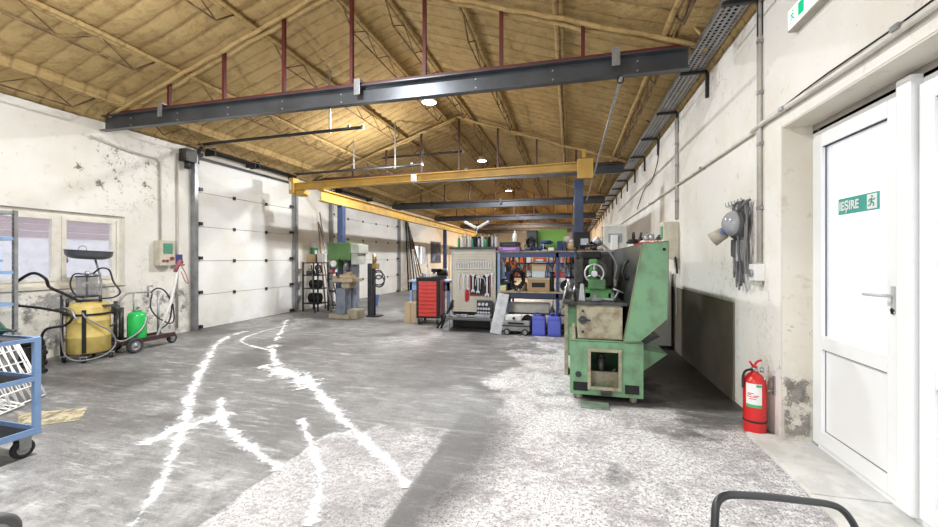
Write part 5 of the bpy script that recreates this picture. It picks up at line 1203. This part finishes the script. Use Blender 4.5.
loose('work_gloves', 'pile of dark blue work gloves on the shelving top', 'gloves', (X_(534,7.1),7.12,ztt), [('glove', MB().ball((0,.02,.035),.10,.06,.035).ball((-.09,0,.03),.06,.05,.03).ball((.10,.01,.04),.07,.06,.04), navy), ('cuff', MB().cyl((.10,.02,.05),(.20,.03,.03),.035,.04), black_pl)])
bx('navy_cup', 'navy blue plastic tub left of the tan bag', 'tub', 557, 562.5, 241, 7.15, navy, .12, ztt, .01, None)
bx('navy_cup', 'darker navy tub directly beside the first blue tub', 'tub', 563, 566.5, 242, 7.15, mat('dark_navy', (.015,.025,.08), .5), .12, ztt, .01, None)
bx('clear_jar', 'low pale jar lid in front of the green sheet', 'jar', 548, 554, 247.5, 7.1, white_pl, .08, ztt, .01, None)
loose('tan_bag', 'tan cloth bag on the shelving right of the green sheet', 'bag', (X_(572,7.15),7.18,ztt), [('sack', MB().ball((0,.03,.075),.105,.08,.075), amber), ('neck', MB().ball((.0,.03,.16),.05,.045,.04), mat('pale_cloth', (.6,.55,.5), .9))])
loose('white_ball', 'crumpled white cloth ball above the tan bag', 'cloth', (X_(568,7.3),7.36,ztt), [('cloth', MB().ball((0,0,.20),.085,.07,.07).box(-.03,.03,-.03,.03,0,.16,ch=.01), mat('pale_cloth', (.6,.55,.5)))])
t = bx('monitor', 'black boxy monitor on the shelving beside the blue post', 'monitor', 573.5, 590, 232, 7.1, black_pl, .20, ztt+.055, .015)
MB().box(-.02,.11,-.008,.0,.04,.15).build('screen', mat('screen_grey', (.45,.48,.55), .3), t); MB().box(-.06,.06,.03,.15,-.055,0).build('stand', black_pl, t)
bx('plastic_box', 'large white plastic box on the right end of the shelving', 'box', 603.5, 627, 224.5, 6.3+.75, mat('off_white_box', (.62,.62,.58), .4, 0, (.5,.5,.46)), .35, ztt, .02, white_pl, ('label', mat('grey_label', (.3,.33,.38))))
bx('plastic_box', 'narrow white plastic canister in front of the large white box', 'box', 611, 618, 235, 6.99, white_pl, .06, ztt, .015)
for k, (px, py, nm, m_) in enumerate(((594,244,'small grey drill head on the shelving right of the monitor',grimy),(600,246,'pale cloth bundle between monitor and white box',mat('pale_cloth', (.6,.55,.5))))):
    loose('clutter_item', nm, 'tool', (X_(px,7.1),7.12,ztt), [('body', MB().ball((0,.02,.05),.07,.06,.05).cyl((.02,0,.05),(.10,-.02,.10),.02), m_), ('tip', MB().cyl((-.04,0,.05),(-.11,0,.08),.018,.01), galv)])
def tangle(n, r, z, w):
    rr = random.Random(n*7+3); m = MB()
    for k in range(n):
        a = rr.uniform(0, 3); pts = []
        for i in range(12):
            q = 2*PI*i/12; e = r*(1+rr.uniform(-.22,.22))
            pts.append((e*math.cos(q)*(.75+.1*k/n), .05*math.sin(q*2+a)+rr.uniform(-.02,.02), z+e*1.15*math.sin(q)+rr.uniform(-.02,.02)))
        m.tube(curve_pts(pts+[pts[0]], 3), w, 6)
    return m
# middle compartment, front row left to right
loose('cable_coil', 'tangled black cable coil hanging inside the shelving bay', 'cable', (X_(517,7.0),7.0,Z_(517,290,7.0)), [('coil', tangle(8, .14, .19, .014), black_pl), ('plug', MB().cyl((.0,-.03,.05),(.04,-.04,.0),.022), white_pl)])
bx('cardboard_box', 'brown carton on the middle shelf beside the cable coil', 'box', 527.5, 549.5, 278, 7.08, brown_card, .3, zu, .003, pale_card, ('hand_hole', black_pl))
bx('cardboard_box', 'small carton stacked on the brown carton', 'box', 532, 546, 264.5, 7.12, pale_card, .22, Z_(540,277.9,7.08)+.12+.001, .003, brown_card)
bx('plastic_tub', 'pale translucent tub under the small carton', 'tub', 532, 545, 271, 7.12, mat('pale_tub', (.55,.62,.68), .3), .22, Z_(540,277.9,7.08)+.001, .01, None)
bl = [('teal_box','teal plastic bin at the left end of the middle shelf',500,507,283,teal,7.15,0),('yellow_tub','small cream tub on the middle shelf at its left end',500,506,286,mat('cream_tub', (.65,.58,.3), .5),7.02,0),
      ('spool','navy storage tub behind the cable coil',506,511,272,navy,7.3,0)]
for nm, lab, a, b, py, m_, Y, _ in bl: bx('bin', lab, 'bin', a, b, py, Y, m_, .15, zu, .012, black_pl if 'tub' not in lab else None)
# hanging orange items under the top beam and on the rear rack
t = thing('rear_rack', 'second steel rack behind the blue shelving', 'rack', (sx0+.05, 8.06, 0), 0)
for x in (0, 1.2, 2.2): MB().box(x, x+.04, 0, .04, 0, 1.40).box(x, x+.04, .5, .54, 0, 1.40).build('upright', dark_steel, t)
for z in (.5, .92, 1.20): MB().box(0, 2.24, 0, .54, z, z+.025).build('shelf', dark_steel, t)
zr_ = 1.226; zr2 = .946
rear = [('tool_bag','orange tool bag on the rear rack seen through the shelving',510,517,262,orange,zr2,1),('chainsaw_case','slanted orange case on the rear rack',519,525,256,orange,zr2,1),
 ('binder','white narrow binder on the rear rack beside the orange case',526.5,531,256,white_pl,zr2,1),('storage_bin','flat orange tray on the upper rear rack',533,546,257.6,orange,zr_,0),
 ('storage_bin','pale blue bin on the rear rack right of the small carton',548,553,260,mat('soft_blue', (.3,.38,.75), .4),zr2,1),('storage_bin','white and blue carton on the rear rack behind the small carton',534,547,261.5,mat('white_blue', (.65,.68,.85), .5),zr2,1),
 ('storage_bin','red carton on the rear rack left of the black post',550,555,272,red_paint,zr2,1),('storage_bin','lilac tub on the rear rack beside the post',560,567,262,mat('lilac2', (.35,.4,.8), .4),zr2,1),
 ('storage_bin','white rolled papers box on the rear rack',556,562,268,white_pl,zr2,1),('storage_bin','orange and grey box at the rear rack left end',501,507,262,grimy,zr2,1),
 ('storage_bin','light blue tall bin on the rear rack near the lathe',568,575,264,mat('pale_blue_bin', (.45,.55,.8), .4),zr2,1)]
for nm, lab, a, b, py, m_, z, _ in rear:
    bx(nm, lab, nm.split('_')[-1], a, b, py, 8.11, m_, .25, z, .012, None, ('label', white_pl if m_ != white_pl else orange))
# stacked books/papers shelf right
for k in range(4):
    bx('paper_stack', ['white paper stack at the bottom of the pile right of the cartons','grey folder second in the pile right of the cartons','white carton third in the pile right of the cartons','red topped folder on the pile right of the cartons'][k], 'papers', 555.5, 567-k, 288.5-5.2*k-.3, 7.1+.01*k, [white_pl,grey_steel,white_pl,red_paint][k], .22, zu if k == 0 else Z_(560,293.9-5.2*k,7.1)+.003*k+.012, .003, grp='pile on the middle shelf')
for k, (px, r_, h, m_, lab) in enumerate(((552,.035,.34,black_pl,'tall black canister on the middle shelf beside the cartons'),(570,.04,.2,navy,'navy canister near the lathe on the middle shelf'),(575,.04,.15,grey_steel,'grey tin near the lathe on the middle shelf'))):
    bottle('canister', lab, 'can', (X_(px,7.1),7.12,zu), r_, h, m_, black_pl, 'canisters on the middle shelf', .8)
# bottom bay
t = thing('power_unit', 'grey wheeled power unit case in the bottom bay of the shelving', 'case', (X_(503,6.9), 6.84, 0))
w_ = X_(530,6.9)-X_(503,6.9)
MB().box(0, w_, 0, .19, .06, .23, ch=.02).build('body', silver_case, t); MB().box(-.005, w_+.005, -.008, .195, .14, .165, ch=.005).build('rim', dark_steel, t)
MB().box(.1,w_-.1,-.01,.0,.18,.215).build('handle', black_pl, t)
for x in (.08, w_-.08): 
    a = MB(); b = MB(); wheel(a, b, (x,-.03,.055), .055, .03, 'Y'); w1 = a.build('wheel', rubber, t); b.build('rim', galv, w1)
loose('white_container', 'white plastic container lying on the grey wheeled case', 'container', (X_(514,6.95),6.94,.232), [('body', MB().box(-.13,.13,-.08,.08,0,.10, ch=.035), white_pl), ('cap', MB().cyl((.0,-.10,.05),(.0,-.08,.05),.025), dark_steel)], .1)
bx('foam_sheet', 'long off white packing slab under the middle shelf', 'sheet', 508, 549, 303, 7.25, mat('packing', (.55,.53,.48), .8), .2, .33, .01)
MBs = MB().box(0,.9,0,.2,0,.02)
o = tag(MBs.build('slab_support', dark_steel, None, (X_(508,7.25), 7.25, .305)), 'dark plank carrying the off white packing slab', 'plank')
def jerry(px0, px1, lab):
    x0, x1 = X_(px0,6.85), X_(px1,6.85); w2 = (x1-x0)/2
    t = thing('jerrycan', lab, 'canister', ((x0+x1)/2, 6.83, 0), 0, 'blue canisters')
    MB().box(-w2, w2, 0, .22, 0.0, .33, ch=.035).build('body', blue_can, t)
    MB().box(-w2*.85, w2*.85, -.004, .002, .06, .26, ch=.002).build('embossed_panel', mat('blue_canister2', (.11,.15,.66), .35), t)
    MB().tube(curve_pts([(-w2*.6,.11,.325),(-w2*.5,.11,.37),(w2*.1,.11,.37),(w2*.2,.11,.325)],4),.012).build('handle', blue_can, t)
    MB().cyl((w2*.6,.11,.325),(w2*.6,.11,.365),.028,n=16).build('cap', black_pl, t)
jerry(532, 545.5, 'blue plastic canister on the floor, left of the pair'); jerry(547.5, 561, 'blue plastic canister on the floor, right of the pair')
random.seed(9)
for k, (px, py, nm, m_) in enumerate(((552,306,'grimy gear part above the blue canisters',grimy),(557,303,'chrome tube fitting above the blue canisters',chrome),(563,306,'steel valve part on the low shelf by the lathe',galv),(568,300,'dark cast part low beside the lathe',grimy))):
    z = Z_(px,py,6.95)-.05
    loose('machine_part', nm, 'machine part', (X_(px,7.1),7.12,.335 if True else z), [('body', MB().cyl((-.04,0,.04),(.05,0,.05),.04).box(-.03,.03,-.04,.04,0,.12+.03*(k % 2), ch=.01), m_), ('rod', MB().cyl((0,0,.1),(.02,-.02,.24),.014), galv)])
o = tag(MB().box(0,.55,0,.25,0,.02).build('part_ledge', dark_steel, None, (X_(549,7.12), 7.07, .312)), 'dark ledge carrying machine parts above the canisters', 'ledge')
# small green machine left of lathe
loose('bench_press', 'small green cast machine between the shelving and the lathe', 'machine', (.02,5.6,0), [('column', MB().box(-.09,.09,0,.3,.0,.66, ch=.02), lathe_green), ('head', MB().box(-.10,.10,-.05,.25,.66,.86, ch=.03), grimy), ('arm', MB().cyl((-.1,-.05,.9),(.12,-.05,.86),.03).cyl((-.02,0,.86),(-.02,0,1.02),.04), grey_steel), ('chrome_rods', MB().cyl((-.14,-.1,.62),(-.05,-.1,.98),.014).cyl((.0,-.12,.7),(.05,-.1,.95),.014), chrome)])
loose('pale_cabinet', 'pale cream steel stand just left of the lathe gearbox', 'stand', (.0,4.62,0), [('leg', MB().box(-.06,-.02,0,.3,0,.80, ch=.005), rusty_cream), ('top', MB().box(-.08,.08,-.02,.32,.80,.82, ch=.003), grimy)])
# more workshop clutter on and around the shelving
def tool_mb(kind, r):
    if kind == 'drill': return [('body', MB().cyl((-.10,0,.15),(.08,0,.15),.035).cyl((.08,0,.15),(.13,0,.15),.02,.010), r), ('grip', MB().box(-.07,-.025,-.02,.02,.04,.13, ch=.01).box(-.10,.02,-.035,.035,0,.045, ch=.008), black_pl)]
    if kind == 'can': return [('body', MB().lathe([(0,0),(.045,0),(.05,.01),(.05,.12),(.045,.13),(0,.13)],16), r), ('lid', MB().lathe([(0,.13),(.047,.13),(.047,.145),(0,.15)],16), black_pl)]
    if kind == 'clamp': return [('frame', MB().box(-.10,.10,-.012,.012,.0,.02).box(-.10,-.085,-.012,.012,.02,.13).box(.03,.045,-.012,.012,.02,.12), r), ('screw', MB().cyl((-.02,0,.10),(.14,0,.10),.008).cyl((.14,-.03,.10),(.14,.03,.10),.005), galv)]
    if kind == 'reel': return [('drum', MB().cyl((0,-.03,.10),(0,.05,.10),.07), r), ('flange', MB().cyl((0,-.045,.10),(0,-.03,.10),.10).cyl((0,.05,.10),(0,.065,.10),.10), black_pl)]
    if kind == 'coil': return [('loop', tangle(4, .09, .12, .011), r)]
    return [('body', MB().box(-.09,.09,-.06,.06,0,.10, ch=.012), r), ('handle', MB().tube(curve_pts([(-.05,0,.10),(-.04,0,.14),(.04,0,.14),(.05,0,.10)],4),.007), black_pl)]
zt_, zm_ = ztt, zu
for px, Y, z, kind, m_, nm, lab in (
 (522.5,7.12,zt_,'clamp',grimy,'clamp','dark clamp on the shelving top between purple case and black box'),
 (541,7.06,zt_,'clamp',grey_steel,'clamp','grey clamp on the shelving top under the green sheet'),
 (530,7.06,zt_,'coil',rubber,'cable','small black cable tangle in front of the tall black box'),
 (546,7.12,zt_,'drill',navy,'drill','dark blue drill lying before the green sheet'),
 (596,7.30,zt_,'reel',grimy,'reel','black cable reel on the shelving between monitor and white box'),
 (585,7.02,zt_,'clamp',grimy,'clamp','black clamp hanging at the monitor foot'),
 (509,7.14,zm_,'drill',grimy,'drill','grimy drill on the middle shelf left of the cable coil'),
 (524,7.14,zm_,'can',amber,'can','tan tin on the middle shelf right of the cable coil'),
 (566,6.98+.1,zm_,'reel',grimy,'reel','dark reel on the middle shelf near the lathe headstock'),
 (574,7.20,zm_,'drill',teal,'drill','teal drill on the middle shelf near the lathe'),
 (504,7.30,zm_,'reel',orange,'reel','orange reel at the back of the middle shelf, left end'),
 (578,7.10,zm_,'box',navy,'tool box','navy hand tool box on the middle shelf behind the lathe'),
 (506,8.05,zr2,'reel',orange,'reel','orange reel on the rear rack at its left end'),
 (514,7.98,zr_,'drill',orange,'drill','orange drill on the top of the rear rack'),
 (522,8.0,zr_,'box',grimy,'tool box','dark tool box on the top of the rear rack'),
 (558,8.0,zr_,'drill',red_paint,'drill','red drill on the top of the rear rack'),
 (567,8.0,zr_,'box',orange,'tool box','orange tool box on the top of the rear rack'),
 (576,8.02,zr_,'coil',black_pl,'cable','black cable coil on the top of the rear rack'),
 (527,7.12,.101,'reel',grimy,'reel','dark reel on the bottom shelf behind the wheeled case')):
    loose(nm.replace(' ','_'), lab, nm, (X_(px,Y),Y+(.06 if Y < 7.5 else .22),z), tool_mb(kind, m_), random.uniform(-.4,.4))
for k, (px, py, nm, lab) in enumerate(((512,0,'hook','x'),)): pass
hangs = [(503,orange,'orange strap'),(507,rubber,'black strap'),(512,orange,'orange cable loop'),(516,navy,'navy strap'),(521,rubber,'black cable loop'),(551,rubber,'black hose loop'),(556,red_paint,'red strap'),(562,grey_steel,'grey strap'),(569,rubber,'thick black hose loop')]
for k, (px, m_, nm) in enumerate(hangs):
    x = X_(px, SY-.02); L = .16+.05*((k*5) % 3)
    t = thing('hanging_strap', '%s hanging below the top beam of the shelving, %s from the left' % (nm, ordn[k]), 'strap', (x, SY+.06, zt2-L-.05), 0, 'straps hanging under the shelving top')
    MB().tube(curve_pts([(-.03,0,L),(-.045,0,L*.5),(-.02,.0,.04),(.02,0,.0),(.045,0,L*.4),(.03,0,L)],5), .011, 6).build('loop', m_, t)
    MB().box(-.04,.04,-.006,.006,L-.01,L+.05).build('hanger', dark_steel, t)
for k, (x, y, m_, kind, lab) in enumerate(((-6.3,8.75,grimy,'box','dark metal box on the second shelf of the black rack'),(-6.12,8.8,rubber,'coil','black hose coil on the second shelf of the black rack'))):
    loose('tool_box' if kind == 'box' else 'hose_coil', lab, 'tool box' if kind == 'box' else 'hose', (x,y,.906), tool_mb(kind, m_))
# wheel corner bottom left
wc = P(-6,541,Z=.10)
t = thing('cart_wheel', 'grey rubber wheel standing at the bottom left photo corner', 'wheel', (wc.x-.03, wc.y+.0, .0))
a = MB(); b = MB(); wheel(a, b, (0,0,.10), .10, .05, 'X'); w1 = a.build('tyre', mat('grey_rubber', (.12,.12,.125), .6), t); b.build('rim', galv, w1)
MB().cyl((-.12,0,.10),(.04,0,.10),.012).build('axle', dark_steel, t)
# ================================================================ LIGHT
wd = bpy.data.worlds.new('world'); S.world = wd; wd.use_nodes = True
wt = wd.node_tree; bg = wt.nodes['Background']; bg.inputs[0].default_value = (.97,.98,1,1); bg.inputs[1].default_value = 1.9
# area light, used for the added fill
def area(nm, loc, rot, sx, sy, e, c=(1,1,1)):
    l = bpy.data.lights.new(nm, 'AREA'); l.shape = 'RECTANGLE'; l.size = sx; l.size_y = sy; l.energy = e; l.color = c
    o = bpy.data.objects.new(nm, l); COL.objects.link(o); o.location = loc; o.rotation_euler = rot; return o
area('rear_fill', (-2.6, -4.9, 1.9), (PI/2, 0, 0), 7.6, 3.2, 80, (.95,.97,1))  # unseen panel added behind the camera to brighten the hall from the front
def point(nm, loc, e, r, c=(1,.99,.97)):
    l = bpy.data.lights.new(nm, 'POINT'); l.energy = e; l.shadow_soft_size = r; l.color = c
    o = bpy.data.objects.new(nm, l); COL.objects.link(o); o.location = loc; return o
point('strobe_light', (-4.15, 7.9, 3.12), 130, .05)
point('strobe_light', (-3.4, 2.2, 2.7), 125, .08)
# render look
S.view_settings.view_transform = 'Standard'; S.view_settings.look = 'None'; S.view_settings.exposure = 0.0; S.view_settings.gamma = 1.0
S.view_settings.use_curve_mapping = False
try:
    S.cycles.use_denoising = True; S.cycles.max_bounces = 6; S.cycles.diffuse_bounces = 4; S.cycles.transparent_max_bounces = 10
    S.cycles.sample_clamp_indirect = 6; S.cycles.caustics_reflective = False; S.cycles.caustics_refractive = False
except Exception: pass
